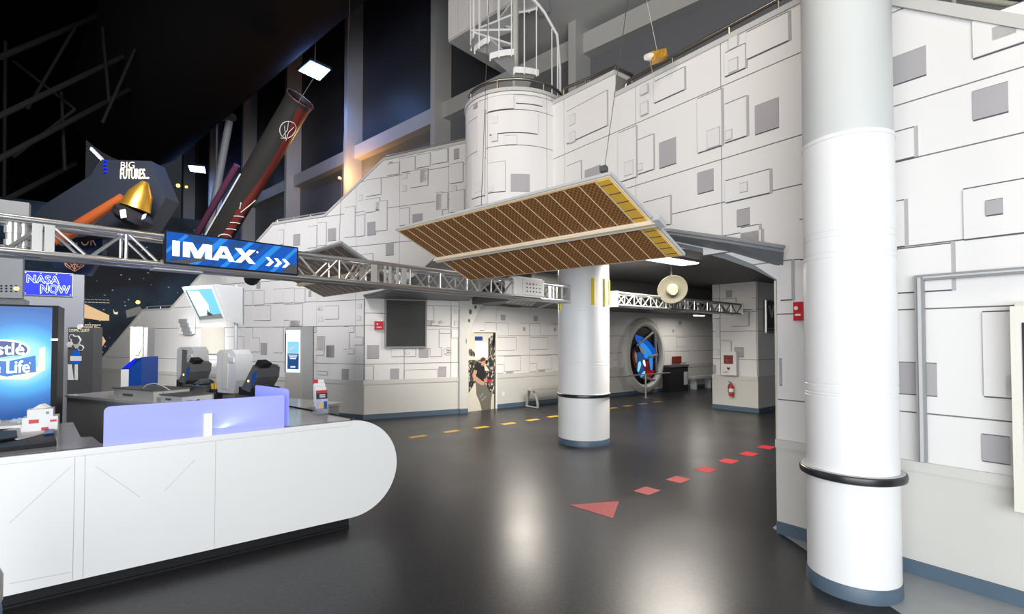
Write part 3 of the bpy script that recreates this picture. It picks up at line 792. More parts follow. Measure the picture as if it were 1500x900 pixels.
# corner block bracing before the joint
m = MB()
for k in range(4):
    s = 2.34 + .05 * k
    m.tube([FT.pt(s, 2.21, .09), FT.pt(s + .14, 2.42, .09)], .010, 6)
obj('corner_bracing', m, 'alu', t_main)
tr2A = dep(896, 437, 8.02); tr2B = dep(1080, 454.5, 10.5)
t_right = truss('box_truss', (tr2A.x, tr2A.y, 2.28), (tr2B.x, tr2B.y, 2.25), 0.20, 'silver box truss inside the passage from the column to the grey pillar block', 'aluminium trusses', 9, plates_at=[(1.55, 1.61), (1.75, 1.8), (1.9, 1.95), (2.0, 2.04)], rc=.02, rb=.012)
# ---- status light box hung on the truss beside the column
SB = FT.shifted(.17)
s0, z1 = SB.hit(757, 404); s1, z0 = SB.hit(798, 437)
t = thing('light_box', SB.pt((s0 + s1) / 2, z0), 'white box with small coloured round icons clamped on the truss', 'sign')
mm = MB().box(SB, s0, s1, z0 + .02, z1 - .02, -.22, -.01).box(SB, s0 + .03, s1 - .03, z0, z1, -.2, -.02)
obj('housing', mm, 'white', t)
ccol = ['black', 'red', 'orange', 'blueplastic', 'goldline', 'black', 'blueplastic']
sa, za = SB.hit(767, 408); sb_, zb = SB.hit(796, 434)
obj('face_plate', MB().box(SB, sa, sb_, zb, za, -.012, -.004), 'paper', t)
for r in range(3):
    for k in range(5):
        s = sa + (sb_ - sa) * (.18 + .16 * k); z = za - (za - zb) * (.3 + .24 * r)
        rr = .016 if (r == 0 and k in (1, 2)) else .009
        obj('icon', MB().poly(SB, disc(SB, s, z, rr, 10), -.004, .002), ccol[(r * 3 + k) % 7] if r == 0 else 'black', t)

# ---- lit truss sign
SG = FT.shifted(.145)
s0 = SG.hit(241, 360)[0]; s1 = SG.hit(437, 380)[0]
z1 = SG.hit(241, 338)[1]; z0 = SG.hit(241, 385.5)[1]
z1 = (z1 + SG.hit(437, 361)[1]) / 2; z0 = (z0 + SG.hit(435, 404)[1]) / 2
t = thing('lit_sign', SG.pt((s0 + s1) / 2, z0), 'backlit blue cinema sign with white lettering and chevrons on the truss', 'sign')
obj('case', MB().box(SG, s0, s1, z0, z1, -.055, -.004), 'black', t)
bz = .012
e0, e1, f0, f1 = s0 + bz, s1 - bz, z0 + bz, z1 - bz
obj('screen', MB().box(SG, e0, e1, f0, f1, -.004, .0), 'e_blue2', t)
def slab(pts, mt, off, name='light_streak'):
    P = [(e0 + (e1 - e0) * x, f0 + (f1 - f0) * y) for x, y in pts]
    P = clip(P, e0, e1, f0, f1)
    if P: obj(name, MB().poly(SG, P, off, off + .001), mt, t)
for x, w, mt in [(.03, .03, 'e_blue3'), (.12, .05, 'e_navy'), (.27, .06, 'e_blue3'), (.40, .03, 'e_navy'), (.49, .04, 'e_blue3'), (.60, .04, 'e_navy'), (.70, .06, 'e_blue3'), (.88, .04, 'e_blue3')]:
    slab([(x - .12, 0), (x - .12 + w, 0), (x + w + .10, 1), (x + .10, 1)], mt, .0002)
for pts in ([(.0, .0), (.13, 0), (.30, .22), (.25, .3)], [(.12, 1), (.24, 1), (.33, .8), (.22, .7)], [(.86, 0), (1, 0), (1, .38), (.93, .3)], [(.45, .62), (.56, .9), (.5, 1), (.42, .9)]):
    slab(pts, 'dgrey' if pts[0][0] in (.0, .86) else 'e_navy', .0012, 'dark_shape')
for x in (.02, .10, .21, .35, .44, .56, .70, .78):
    slab([(x, .02), (x + .004, .02), (x + .22, .98), (x + .216, .98)], 'e_cyan', .0022, 'thin_streak')
W = e1 - e0; Hh = f1 - f0
GL = {'I': [[(0, 0), (1, 0), (1, 1), (0, 1)]],
      'M': [[(0, 0), (0, 1), (.32, 1), (.5, .45), (.68, 1), (1, 1), (1, 0), (.77, 0), (.77, .64), (.61, 0), (.39, 0), (.23, .64), (.23, 0)]],
      'A': [[(0, 0), (.36, 1), (.5, 1), (.5, .72), (.26, 0)], [(1, 0), (.74, 0), (.5, .72), (.5, 1), (.64, 1)], [(.32, .18), (.39, .40), (.61, .40), (.68, .18)]],
      'X': [[(0, 1), (.31, 1), (.5, .69), (.69, 1), (1, 1), (.66, .5), (1, 0), (.69, 0), (.5, .31), (.31, 0), (0, 0), (.34, .5)]]}
for ch, x0, x1 in (('I', .038, .085), ('M', .108, .308), ('A', .310, .478), ('X', .478, .640)):
    mm = MB()
    for P in GL[ch]: mm.poly(SG, [(e0 + W * (x0 + (x1 - x0) * a), f0 + Hh * (.22 + .50 * b)) for a, b in P], .004, .008)
    obj('letter', mm, 'e_sign', t, label='white letter ' + ch)
mm = MB(); text(mm, 'o', SG, e0 + W * .648, f0 + Hh * .63, e0 + W * .664, f0 + Hh * .70, .004)
obj('registered_mark', mm, 'e_sign', t)
for k, x in enumerate((.725, .795, .865)):
    P = [(x, .20), (x + .03, .20), (x + .068, .36), (x + .03, .52), (x, .52), (x + .035, .36)]
    obj('chevron', MB().poly(SG, [(e0 + W * a, f0 + Hh * b) for a, b in P], .004, .006), 'e_sign', t)

# ---- hanging solar wings
def solar(name, A, B, C, D, label, cellm, linem, barm, mastm, ncell, goldend=True):
    """A near-right corner, B far end of that long edge, C short edge neighbour of A, D opposite; seen from below"""
    A, B, C, D = V(A), V(B), V(C), V(D)
    ex = (B - A); ey = (C - A); nr = ex.cross(ey).normalized()
    if nr.dot(CAM - A) < 0: nr = -nr            # towards the camera, the lower face
    t = thing(name, (A + B + C + D) / 4, label, 'model')
    def P(u, v, o=0): return A + ex * u + ey * v + nr * o
    def quad(u0, u1, v0, v1, o0, o1): 
        m = MB(); m.prism([P(u0, v0, o0), P(u1, v0, o0), P(u1, v1, o0), P(u0, v1, o0)], nr * (o1 - o0)); return m
    Lx = ex.length; Ly = ey.length
    obj('frame', quad(0, 1, 0, 1, -.035, -.008), 'lgrey', t)
    obj('edge_foil', quad(.006, .994, .012, .988, -.008, -.003), barm, t)
    mid = .545; mw = .05
    for v0, v1 in ((.03, mid - mw / 2 - .012), (mid + mw / 2 + .02, .975)):
        u0, u1 = (.055 if goldend else .02), .985
        o = len([1])
        m = quad(u0, u1, v0, v1, -.003, .002)
        b = obj('solar_blanket', m, cellm, t)
        uv = b.data.uv_layers.new(name='UVMap')
        for lp in b.data.loops:
            co = V(b.data.vertices[lp.vertex_index].co) + ORG[t] - A
            u = co.dot(ex) / (Lx * Lx); v = co.dot(ey) / (Ly * Ly)
            uv.data[lp.index].uv = (u * Lx / .022, v * Ly / .022)
        for k in range(ncell + 1):
            u = u0 + (u1 - u0) * k / ncell
            obj('fold_line', quad(u - .0012, u + .0012, v0, v1, .002, .004), linem, t)
        if goldend:
            obj('gold_end_strip', quad(.012, .05, v0, v1, -.003, .003), 'goldbar', t)
            for k in range(5):
                v = v0 + (v1 - v0) * (k + .5) / 5
                obj('strip_joint', quad(.012, .05, v - .004, v + .004, .003, .005), 'pdark', t)
    obj('mast', MB().prism([P(-.012, mid - mw / 2, -.01), P(1.01, mid - mw / 2, -.01), P(1.01, mid + mw / 2, -.01), P(-.012, mid + mw / 2, -.01)], nr * .035), mastm, t)
    obj('mast_edge', MB().tube([P(-.01, mid - mw / 2, .03), P(1.01, mid - mw / 2, .03)], .008, 6), linem, t)
    obj('mast_end_bracket', MB().boxv(P(-.03, mid - .06, -.02), ex * .02, ey * .10, nr * .05), 'lgrey', t)
    return t, P
s = 3.45
A = dep(894, 256, s); B = A + (dep(578, 338, s * 1.52) - A); C = dep(1003, 376, s * 1.186)
B.z = A.z = (A.z + B.z) / 2
D = B + (C - A)
t_solar, SP = solar('solar_wing', A, B, C, D, 'large brown solar wing with gold edges hanging by cables in front of the tower', 'cell', 'goldline', 'goldline', 'pcream', 17)
top = dep(925, -10, 4.5)
wire = MB().tube([SP(.03, .02, -.03), dep(925, -40, 3.9)], .003, 5).tube([SP(.5, .0, -.03), SP(.5, 0, -.03) + V((.1, .3, 3.6))], .003, 5)
obj('hanging_cable', wire, 'dsteel', t_solar)
obj('cable_clip', MB().boxv(SP(.02, .0, -.06), (B - A) * .02, (C - A) * .03, V((0, 0, .04))), 'dgrey', t_solar)
# smaller dull wing behind the truss: corners from the photo, horizontal plate
s = 5.8
Apt = dep(499, 357, s); Bl = dep(387, 391, s * 1.326); Cb = dep(474, 436, s * 1.542); Bl.z = Apt.z
Dr = Apt + (Cb - Bl)
t_s2, SP2 = solar('solar_wing', Apt, Bl, Dr, Cb, 'small dull brown solar wing hanging behind the silver truss', 'cell2', 'goldline', 'lgrey', 'goldline', 12, False)
obj('hanging_cable', MB().tube([SP2(.1, .1, -.03), SP2(.1, .1, 0) + V((.1, .2, 4.5))], .003, 5), 'dsteel', t_s2)

# ---- tiny yellow satellite with cable above the right wall
t = thing('hanging_satellite', dep(963, 80, 4.9), 'small yellow foil satellite hanging above the right wall rail', 'model')
c = dep(970, 77, 4.9); e = dep(950, 84, 4.9)
obj('body', MB().prism([dep(953, 76, 4.9), dep(976, 70, 4.9), dep(978, 81, 4.9), dep(955, 89, 4.9)], (0.03, .12, .02)), 'gold', t)
obj('end_cone', MB().tube([dep(956, 83, 4.95), dep(946, 84, 4.9)], [.05, .028], 10), 'pcream', t)
obj('cable', MB().tube([dep(963, 76, 4.93), dep(935, -60, 4.93)], .0025, 5).tube([dep(952, 88, 4.93), dep(958, 118, 4.93)], .002, 5), 'dsteel', t)

# ---- handrails
def rail(name, pts, posts, label, r=.02, mt='dsteel', pr=.014, h=.16):
    t = thing(name, pts[0], label, 'handrail')
    obj('rail', MB().tube(pts, r, 10), mt, t)
    for p in posts:
        obj('post', MB().tube([p, V(p) - V((0, 0, h))], pr, 8), mt, t)
    return t
def rw(px, py, off=-.12): return RW.pt(*RW.shifted(off).hit(px, py), off)
pts = [rw(916, 131), rw(917, 124), rw(921, 118), rw(1060, 43), rw(1172, -18), RW.pt(sx(RW, 1172) + .25, RW.shifted(-.12).hit(1172, -18)[1] - .03, -.12)]
rail('handrail', pts, [rw(985, 84), rw(1068, 39), rw(1140, 0)], 'bronze tube handrail along the top of the right wall')
# rail round the tower and along the first wall step
pts = []
for k in range(15):
    w = math.radians(196 + 150 * k / 14)
    pts.append(TC + V((math.cos(w) * (TRAD - .02), math.sin(w) * (TRAD - .02), TZ + .17)))
pts += [rw(826, 130, -.03), rw(901, 98, -.03), RW.pt(sx(RW, 901) + .02, RW.shifted(-.03).hit(901, 98)[1] - .02, -.3), rw(925, 118, -.35)]
rail('handrail', pts, [pts[1], pts[5], pts[10], rw(826, 130, -.03), rw(858, 115, -.03), rw(901, 98, -.03)], 'curved bronze handrail round the tower top below the spiral stair')
def lw(px, py, off=-.08): return LW.pt(*LW.shifted(off).hit(px, py), off)
pts = [lw(148, 481 + 45), lw(207, 453), lw(250, 449), lw(300, 388), lw(346, 375), lw(378, 350), lw(399, 327), lw(477, 311), lw(559, 227), lw(683, 196)]
zs = [(-.0)]
pts = [LW.pt(a[0], a[1] + .13, -.08) for a in reversed(LWO[4:13])]
posts = []
for k in range(len(pts) - 1):
    L_ = (pts[k + 1] - pts[k]).length
    nn = max(1, round(L_ / .62))
    for j in range(nn): posts.append(pts[k].lerp(pts[k + 1], j / nn))
rail('handrail', pts, posts, 'thin steel handrail following the stepped top of the left stair wall', r=.016, mt='steel', pr=.01, h=.14)

# ---- spiral stair
t = thing('spiral_stair', (TC.x, TC.y, TZ), 'white metal spiral staircase rising from the top of the round tower', 'staircase')
obj('centre_pole', MB().tube([V((TC.x, TC.y, TZ)), V((TC.x, TC.y, 9.2))], .045, 14), 'booth', t)
obj('pole_base', MB().lathe((TC.x, TC.y, TZ), [(.12, .02), (.12, .04), (.05, .06), (.05, .3), (.0, .3)], 16), 'booth', t)
Rt = .64
a00 = math.radians(-62); da = -math.radians(30); dz = .235
outer = []
for k in range(12):
    a0 = a00 + da * k; a1 = a0 + da; z = TZ + .30 + dz * k
    def pp(r, w, zz): return V((TC.x + r * math.cos(w), TC.y + r * math.sin(w), zz))
    P = [pp(.05, a0, z), pp(Rt, a0, z), pp(Rt, a0 + da * .33, z), pp(Rt, a0 + da * .66, z), pp(Rt, a1, z), pp(.05, a1, z)]
    tr = obj('tread', MB().prism(P, (0, 0, .03)), 'white', t)
    m = MB()
    for i, j in ((1, 2), (2, 3), (3, 4)):
        m.prism([P[i] + V((0, 0, -.03)), P[j] + V((0, 0, -.03)), P[j] + V((0, 0, .05)), P[i] + V((0, 0, .05))], (P[i] - P[0]).normalized() * .008)
    m.tube([P[4] + V((0, 0, .03)), P[4] + V((0, 0, -dz + .2 - .02))], .012, 6)
    obj('tread_bracket', m, 'white', tr)
    if k == 0:
        obj('start_gusset', MB().prism([pp(.06, a0 + da * .5, TZ + .06), pp(.10, a0 + da * .3, TZ + .06), P[1] * .75 + P[0] * .25, P[4] * .75 + P[5] * .25], (0, 0, .01)), 'booth', t)
    for j in (0, .5):
        w = a0 + da * (j + .1)
        b = pp(Rt + .005, w, z); zt_ = z + .88 + dz * j
        obj('baluster', MB().tube([b + V((0, 0, -.05)), V((b.x, b.y, zt_))], .009, 6), 'white', t)
hr = []
for k in range(44):
    w = a00 + da * (k - 1) / 3.6
    hr.append(V((TC.x + (Rt + .005) * math.cos(w), TC.y + (Rt + .005) * math.sin(w), TZ + .30 + .92 + dz * (k - 1) / 3.6)))
w0 = math.radians(-20)
first = V((TC.x + Rt * math.cos(math.radians(-10)), TC.y + Rt * math.sin(math.radians(-10)), TZ + .62))
obj('stair_handrail', MB().tube([V((first.x, first.y, TZ + .05)), first, (first + hr[0]) / 2 + V((.06, -.05, .06))] + hr, .018, 8), 'white', t)
for w, zt_ in ((-12, .75), (-25, .86), (-40, 1.0)):
    b = V((TC.x + Rt * math.cos(math.radians(w)), TC.y + Rt * math.sin(math.radians(w)), TZ + .05))
    obj('baluster', MB().tube([b, V((b.x, b.y, TZ + zt_))], .009, 6), 'white', t)

# ---- recessed wall items
def framed(name, pl, x0, y0, x1, y1, label, cat, fm, sm, fw=.03, th=.05):
    s0, z1 = pl.hit(x0, y0); s1, z0 = pl.hit(x1, y1)
    t = thing(name, pl.pt((s0 + s1) / 2, z0, .03), label, cat)
    m = MB().box(pl, s0, s1, z0, z0 + fw, .036, .036 + th).box(pl, s0, s1, z1 - fw, z1, .036, .036 + th).box(pl, s0, s0 + fw, z0 + fw, z1 - fw, .036, .036 + th).box(pl, s1 - fw, s1, z0 + fw, z1 - fw, .036, .036 + th)
    obj('frame', m, fm, t)
    obj('screen', MB().box(pl, s0 + fw, s1 - fw, z0 + fw, z1 - fw, .036, .036 + th * .7), sm, t)
    return t
framed('wall_screen', CW, 563, 438, 623.5, 509.5, 'large blank dark grey screen in a grey frame on the recessed wall', 'screen', 'mgrey', mat('screen_off', (.035, .037, .035), .35), .03)
def alarm(pl, x0, y0, x1, y1, label):
    s0, z1 = pl.hit(x0, y0); s1, z0 = pl.hit(x1, y1); h_ = z1 - z0
    t = thing('fire_alarm', pl.pt((s0 + s1) / 2, z0, .036), label, 'fire alarm')
    obj('red_body', MB().box(pl, s0, s1, z0, z1 - h_ * .22, .03, .09), 'red', t)
    obj('strobe', MB().box(pl, s0 + (s1 - s0) * .15, s1, z1 - h_ * .25, z1, .03, .075), 'paper', t)
    obj('white_badge', MB().poly(pl, disc(pl, s0 + (s1 - s0) * .3, z0 + h_ * .52, .016, 10), .09, .093), 'paper', t)
    obj('pull_bar', MB().box(pl, s0 + (s1 - s0) * .2, s1 - (s1 - s0) * .2, z0 + h_ * .2, z0 + h_ * .28, .09, .096), 'paper', t)
alarm(CW, 548, 467.5, 560, 483.5, 'small red fire alarm left of the blank wall screen')
alarm(RW, 1169, 436, 1183, 470, 'red fire alarm with strobe half behind the near column')
s0, z1 = CW.hit(631, 471); s1, z0 = CW.hit(646, 477)
t = thing('emergency_light', CW.pt((s0 + s1) / 2, z0, .036), 'small white twin emergency light right of the blank screen', 'light fixture')
obj('case', MB().box(CW, s0, s1, z0, z1, .034, .08), 'paper', t)
for s in (s0 + .03, s1 - .03): obj('lamp_head', MB().lathe(CW.pt(s, z1, .08), [(.018, 0), (.03, .045), (0.001, .05)], 12, 0, CW.n + V((0, 0, -.4))), 'beige', t)
# ---- printed door picture
def clutter_mat():
    m = bpy.data.materials.new('print_equipment_clutter'); m.use_nodes = True
    N = m.node_tree.nodes; L = m.node_tree.links; b = N['Principled BSDF']
    tc = N.new('ShaderNodeTexCoord'); vo = N.new('ShaderNodeTexVoronoi'); vo.inputs['Scale'].default_value = 22
    mp = N.new('ShaderNodeMapping'); mp.inputs['Scale'].default_value = (1.6, 1.6, .8)
    L.new(tc.outputs['Object'], mp.inputs['Vector']); L.new(mp.outputs['Vector'], vo.inputs['Vector'])
    r = N.new('ShaderNodeValToRGB'); r.color_ramp.interpolation = 'CONSTANT'; e = r.color_ramp.elements
    e[0].position = 0; e[0].color = (.02, .02, .022, 1); e[1].position = .45; e[1].color = (.13, .11, .09, 1)
    k = e.new(.62); k.color = (.5, .46, .38, 1); k = e.new(.75); k.color = (.05, .05, .05, 1); k = e.new(.9); k.color = (.7, .68, .62, 1)
    L.new(vo.outputs['Color'], r.inputs['Fac']); L.new(r.outputs['Color'], b.inputs['Base Color']); b.inputs['Roughness'].default_value = .5
    return m
M['clutter'] = clutter_mat()
DW = TW.shifted(.02)
t = thing('printed_door', DW.pt(sx(DW, 705), 0), 'door covered by a photo print of a person in a black t-shirt floating in a cabin', 'poster')
def dp(px, py): return DW.hit(px, py)
def Zd(x, y): return (670 + x / 6.43, 470 + y / 6.43)
s0, z1 = dp(*Zd(85, 108)); s1 = dp(*Zd(358, 500))[0]
obj('door_panel', MB().box(DW, s0, s1, 0.005, z1, 0.0, .03), 'pbeige', t)
def pr(name, pts, mt, off):
    P = [dp(*Zd(*q)) for q in pts]
    obj(name, MB().poly(DW, P, off, off + .001), mt, t)
pr('equipment_print', [(98, 260), (130, 270), (160, 310), (160, 340), (98, 330)], 'clutter', .030)
pr('equipment_print', [(97, 370), (215, 370), (215, 520), (150, 600), (100, 680)], 'clutter', .030)
pr('equipment_print', [(285, 165), (352, 120), (352, 520), (300, 480), (262, 420), (285, 330)], 'clutter', .030)
pr('equipment_print', [(300, 180), (345, 150), (345, 300), (310, 330), (292, 270)], 'clutter', .0312)
pr('equipment_print', [(240, 470), (340, 480), (340, 690), (290, 680), (240, 600)], 'clutter', .0312)
pr('screen_print', [(158, 150), (230, 150), (230, 188), (158, 188)], 'blueplastic', .0312)
pr('hatch_print', [(160, 200), (275, 200), (280, 350), (160, 350)], 'paper', .0312)
pr('hatch_print', [(95, 690), (180, 690), (190, 860), (95, 870)], 'beige', .0312)
pr('cable_print', [(330, 110), (352, 118), (340, 250), (320, 240)], 'black', .0322)
pr('cable_print', [(335, 480), (352, 480), (350, 830), (338, 830)], 'dgrey', .0322)
pr('trouser_print', [(165, 575), (240, 570), (290, 660), (320, 690), (308, 760), (305, 850), (225, 855), (205, 770), (170, 690)], 'cargo', .0332)
pr('pocket_print', [(200, 715), (235, 680), (240, 690), (205, 728)], 'mgrey', .0342); pr('pocket_print', [(215, 745), (262, 705), (265, 716), (222, 758)], 'mgrey', .0342)
pr('red_bag_print', [(250, 548), (320, 552), (315, 578), (255, 580)], 'red', .0332)
pr('arm_print', [(150, 460), (175, 470), (165, 520), (215, 560), (250, 580), (240, 608), (205, 600), (150, 560), (132, 520)], 'skin', .0344)
pr('hand_print', [(240, 545), (272, 550), (270, 580), (245, 575)], 'skin', .0344)
pr('shirt_print', [(160, 410), (215, 395), (245, 420), (250, 470), (245, 570), (225, 580), (190, 550), (172, 520), (178, 470), (135, 480)], 'shirt', .0338)
pr('head_print', [(212, 375), (250, 360), (262, 400), (248, 430), (218, 420)], 'skin', .0344)
pr('hair_print', [(208, 360), (235, 342), (262, 360), (250, 378), (228, 382), (212, 395)], 'hair', .035)
pr('headset_print', [(258, 370), (280, 375), (270, 410), (255, 405)], 'black', .035)
pr('plate_print', [(212, 92), (248, 92), (248, 106), (212, 106)], 'black', .002)
pr('seam_print', [(150, 112), (352, 112), (352, 118), (150, 118)], 'dgrey', .0322)
obj('edge_frame', MB().box(DW, s0 - .03, s0, 0.005, z1 + .03, 0, .034).box(DW, s1, s1 + .03, 0.005, z1 + .03, 0, .034).box(DW, s0, s1, z1, z1 + .03, 0, .034), 'paper', t)
# ---- bench by the back wall
t = thing('bench', TW.pt(sx(TW, 775), 0, .35), 'curved brushed metal bench against the back wall', 'bench')
b0 = TW.hit(757, 590)[0] + .02
m = MB()
for k in range(2):
    s = b0 + .12 + k * 1.35
    pts = []
    for j in range(9):
        w = math.radians(180 - 100 * j / 8)
        pts.append(TW.pt(s, .42 - .40 * (1 - math.sin(max(0, math.pi - w))) if False else .02 + .42 * math.sin(math.radians(90 * j / 8)), .62 - .30 * (1 - math.cos(math.radians(90 * j / 8)))))
    obj('leg', MB().tube(pts, .03, 8).tube([TW.pt(s, .42, .30), TW.pt(s, .02, .20)], .035, 8).tube([TW.pt(s, .02, .62), TW.pt(s, .02, .18)], .02, 8), 'steel', t)
prof = [(.20, .40), (.34, .45), (.52, .45), (.56, .41), (.50, .41), (.34, .42)]
obj('seat', MB().prism([TW.pt(b0 + .02, z, o) for o, z in prof], TW.d * 1.62), 'steel', t)
obj('outlet', MB().box(TW, sx(TW, 735), sx(TW, 738), .28, .38, .02, .028), 'paper', None, 'small wall outlet plate beside the printed door', 'outlet')
# ---- round window exhibit
ctr = TW.hit(941, 524)
Wd = TW.shifted(.0)
t = thing('round_window', TW.pt(ctr[0], ctr[1] - .95, .1), 'big grey porthole ring around a colourful screen on the back wall', 'exhibit')
sA_, sB_ = sx(TW, 911), sx(TW, 969)
zc = (TW.hit(941, 470)[1] + TW.hit(941, 579)[1]) / 2; rz = (TW.hit(941, 469)[1] - TW.hit(941, 579)[1]) / 2
sc = (sA_ + sB_) / 2; R_ = min(rz, (sB_ - sA_) / 2)
cc = TW.pt(sc, zc, 0)
VS = rz / R_
zc = max(zc, R_ * VS + .01)
def vstretch(mb):
    for p in mb.v: p.z = zc + (p.z - zc) * VS
    return mb
m = MB(); m.lathe(TW.pt(sc, zc, 0), [(R_, 0.0), (R_, .10), (R_ - .04, .15), (R_ - .15, .17), (R_ - .20, .12), (R_ - .21, .04)], 48, 0, TW.n)
obj('ring', vstretch(m), 'rib', t)
obj('glass_back', vstretch(MB().poly(TW, disc(TW, sc, zc, R_ - .20, 40), .04, .05)), 'black', t)
cols = ['e_blue2', 'e_blue3', 'e_warm', 'red', 'e_navy', 'e_cyan', 'rocketred', 'e_pale']
def blob(x, y, rx, ry, mt, off, rot=0):
    P = []
    for k in range(12):
        w = 2 * math.pi * k / 12; a, b = rx * math.cos(w) * (1 + .2 * math.sin(3 * w)), ry * math.sin(w)
        P.append((sc + x + a * math.cos(rot) - b * math.sin(rot), zc + y + a * math.sin(rot) + b * math.cos(rot)))
    obj('picture_patch', vstretch(MB().poly(TW, P, off, off + .002)), mt, t)
Q = R_ - .2
for x, y, rx, ry, mt, off, rot in [(.1, .3, .55, .18, 'e_blue2', .05, -.4), (.0, -.1, .5, .2, 'e_navy', .053, 0), (.15, -.45, .4, .25, 'rocketred', .056, .2), (-.2, -.4, .2, .28, 'e_navy', .058, .3), (-.3, -.35, .07, .15, 'e_cyan', .062, -.4),
        (.1, -.3, .16, .08, 'red', .064, .6), (.4, -.25, .08, .25, 'e_blue3', .066, .1), (.05, .22, .35, .10, 'e_blue3', .068, -.5), (-.1, .15, .2, .06, 'e_pink' if 'e_pink' in M else 'lgrey', .07, -.5), (-.55, -.1, .12, .25, 'rocketred', .072, .2), (-.5, -.05, .06, .15, 'lgrey', .074, .2),
        (.1, .0, .12, .08, 'e_blue3', .076, 0), (-.02, -.25, .05, .1, 'e_pale', .078, .5), (.2, -.6, .3, .1, 'red', .08, .1), (-.1, -.6, .12, .05, 'e_cyan', .082, .5)]:
    blob(x * Q * 1.1, y * Q * 1.05, rx * Q * 1.3, ry * Q * 1.3, mt, off, rot)
for (x0, y0, x1, y1) in ((-.55, .35, .45, .78), (.62, .75, .72, -.6), (-.2, -.72, .75, -.9), (.2, -.05, .75, .02)):
    obj('glazing_bar', vstretch(MB().tube([TW.pt(sc + x0 * Q, zc + y0 * Q, .12), TW.pt(sc + x1 * Q, zc + y1 * Q, .12)], .035, 8)), 'mgrey', t)
# rail before it
rz_ = .75
RL = TW.shifted(.75)
p0 = RL.hit(888, 553); p1 = RL.hit(982, 547)
t = thing('barrier_rail', RL.pt(RL.hit(946, 580)[0], 0), 'slim steel barrier rail in front of the round window', 'railing')
obj('rail', MB().tube([RL.pt(p0[0], p0[1]), RL.pt(p1[0], p0[1])], .018, 8), 'steel', t)
obj('post', MB().tube([RL.pt(RL.hit(946, 580)[0], 0), RL.pt(RL.hit(946, 580)[0], p0[1])], .025, 10), 'steel', t)
obj('foot', MB().lathe(RL.pt(RL.hit(946, 580)[0], 0), [(.07, 0), (.07, .012), (.03, .02)], 16), 'steel', t)
# ---- bin, small framed sign, far bench
q = fl(998, 573.6)
bx = Plane(q, TW.d)
t = thing('waste_bin', bx.pt(0, 0, .0), 'black waste bin with pale notice by the back wall', 'bin')
s0 = bx.hit(980.5, 560)[0]; s1 = bx.hit(1008, 560)[0]; s2 = bx.hit(1015, 560)[0]; zt_ = bx.hit(995, 535)[1]
obj('body', MB().box(bx, s0, s1, 0, zt_ - .06, -.24, 0), 'binblack', t)
obj('lid', MB().box(bx, s0 - .02, s1 + .02, zt_ - .06, zt_, -.26, .02), 'dgrey', t)
obj('notice', MB().box(bx, s1 - .22, s1 - .03, zt_ - .62, zt_ - .22, 0, .008), 'lgrey', t)
s0, z1 = TW.hit(983, 524); s1, z0 = TW.hit(996, 535)
obj('framed_notice', MB().box(TW, s0, s1, z0 + .06, z1 + .03, .036, .06), 'rocketred', None, 'small dark red framed notice above the black bin', 'sign')
t = thing('far_bench', fl(1030, 566), 'low pale bench far down the passage beside the pillar block', 'bench')
fbp = Plane(fl(1030, 570), TW.d)
s0, z1 = fbp.hit(1018, 552); s1 = fbp.hit(1046, 552)[0] + .8
obj('seat', MB().box(fbp, s0, s1, z1 - .08, z1, -.25, 0), 'lgrey', t)
for s in (s0 + .12, (s0 + s1) / 2, s1 - .12): obj('leg', MB().box(fbp, s - .04, s + .04, 0, z1 - .08, -.22, -.03), 'lgrey', t)
# ---- defibrillator cabinet and extinguisher on pillar block
s0, z1 = PF.hit(1060, 515); s1, z0 = PF.hit(1083, 550)
t = thing('defibrillator_cabinet', PF.pt((s0 + s1) / 2, z0, .04), 'white wall cabinet with red window and heart emblem on the pillar block', 'cabinet')
obj('case', MB().box(PF, s0, s1, z0, z1, .036, .15), 'paper', t)
w_, h_ = s1 - s0, z1 - z0
obj('window', MB().box(PF, s0 + w_ * .2, s0 + w_ * .8, z0 + h_ * .48, z0 + h_ * .85, .15, .156), 'rocketred', t)
obj('device', MB().poly(PF, disc(PF, s0 + w_ * .45, z0 + h_ * .62, .035, 12), .156, .162), 'red', t)
hs, hz = s0 + w_ * .5, z0 + h_ * .28
obj('heart_emblem', MB().poly(PF, [(hs, hz - .04), (hs + .035, hz), (hs + .035, hz + .02), (hs + .018, hz + .032), (hs, hz + .018), (hs - .018, hz + .032), (hs - .035, hz + .02), (hs - .035, hz)], .15, .153), 'rocketred', t)
mm = MB(); text(mm, 'AED', PF, s0 + w_ * .15, z0 + h_ * .08, s0 + w_ * .5, z0 + h_ * .16, .1505); obj('lettering', mm, 'red', t)
e = PF.hit(1074, 575); c = PF.pt(e[0], 0, .10)
zb_ = PF.hit(1074, 580)[1]; zt_ = PF.hit(1074, 559)[1]; hh = zt_ - zb_
t = thing('fire_extinguisher', (c.x, c.y, zb_), 'small red fire extinguisher hung on the pillar block wainscot', 'extinguisher')
cb = V((c.x, c.y, zb_))
obj('cylinder', MB().lathe(cb, [(.045, 0), (.055, .01), (.055, hh * .66), (.045, hh * .74), (.02, hh * .8), (.02, hh * .84)], 20), 'red', t)
obj('label_band', MB().lathe(cb, [(.0555, hh * .28), (.0565, hh * .3), (.0565, hh * .5), (.0555, hh * .52)], 20), 'paper', t)
obj('valve', MB().boxv(cb + V((-.03, -.015, hh * .84)), (.06, 0, 0), (0, .03, 0), (0, 0, hh * .05)), 'steel', t)
obj('handle', MB().tube([cb + V((.02, 0, hh * .88)), cb + V((-.05, 0, hh)), cb + V((-.06, 0, hh * .98))], .008, 6), 'black', t)
obj('hose', MB().tube([cb + V((-.03, 0, hh * .86)), cb + V((-.075, -.01, hh * .7)), cb + V((-.07, -.01, hh * .25))], .008, 6), 'black', t)
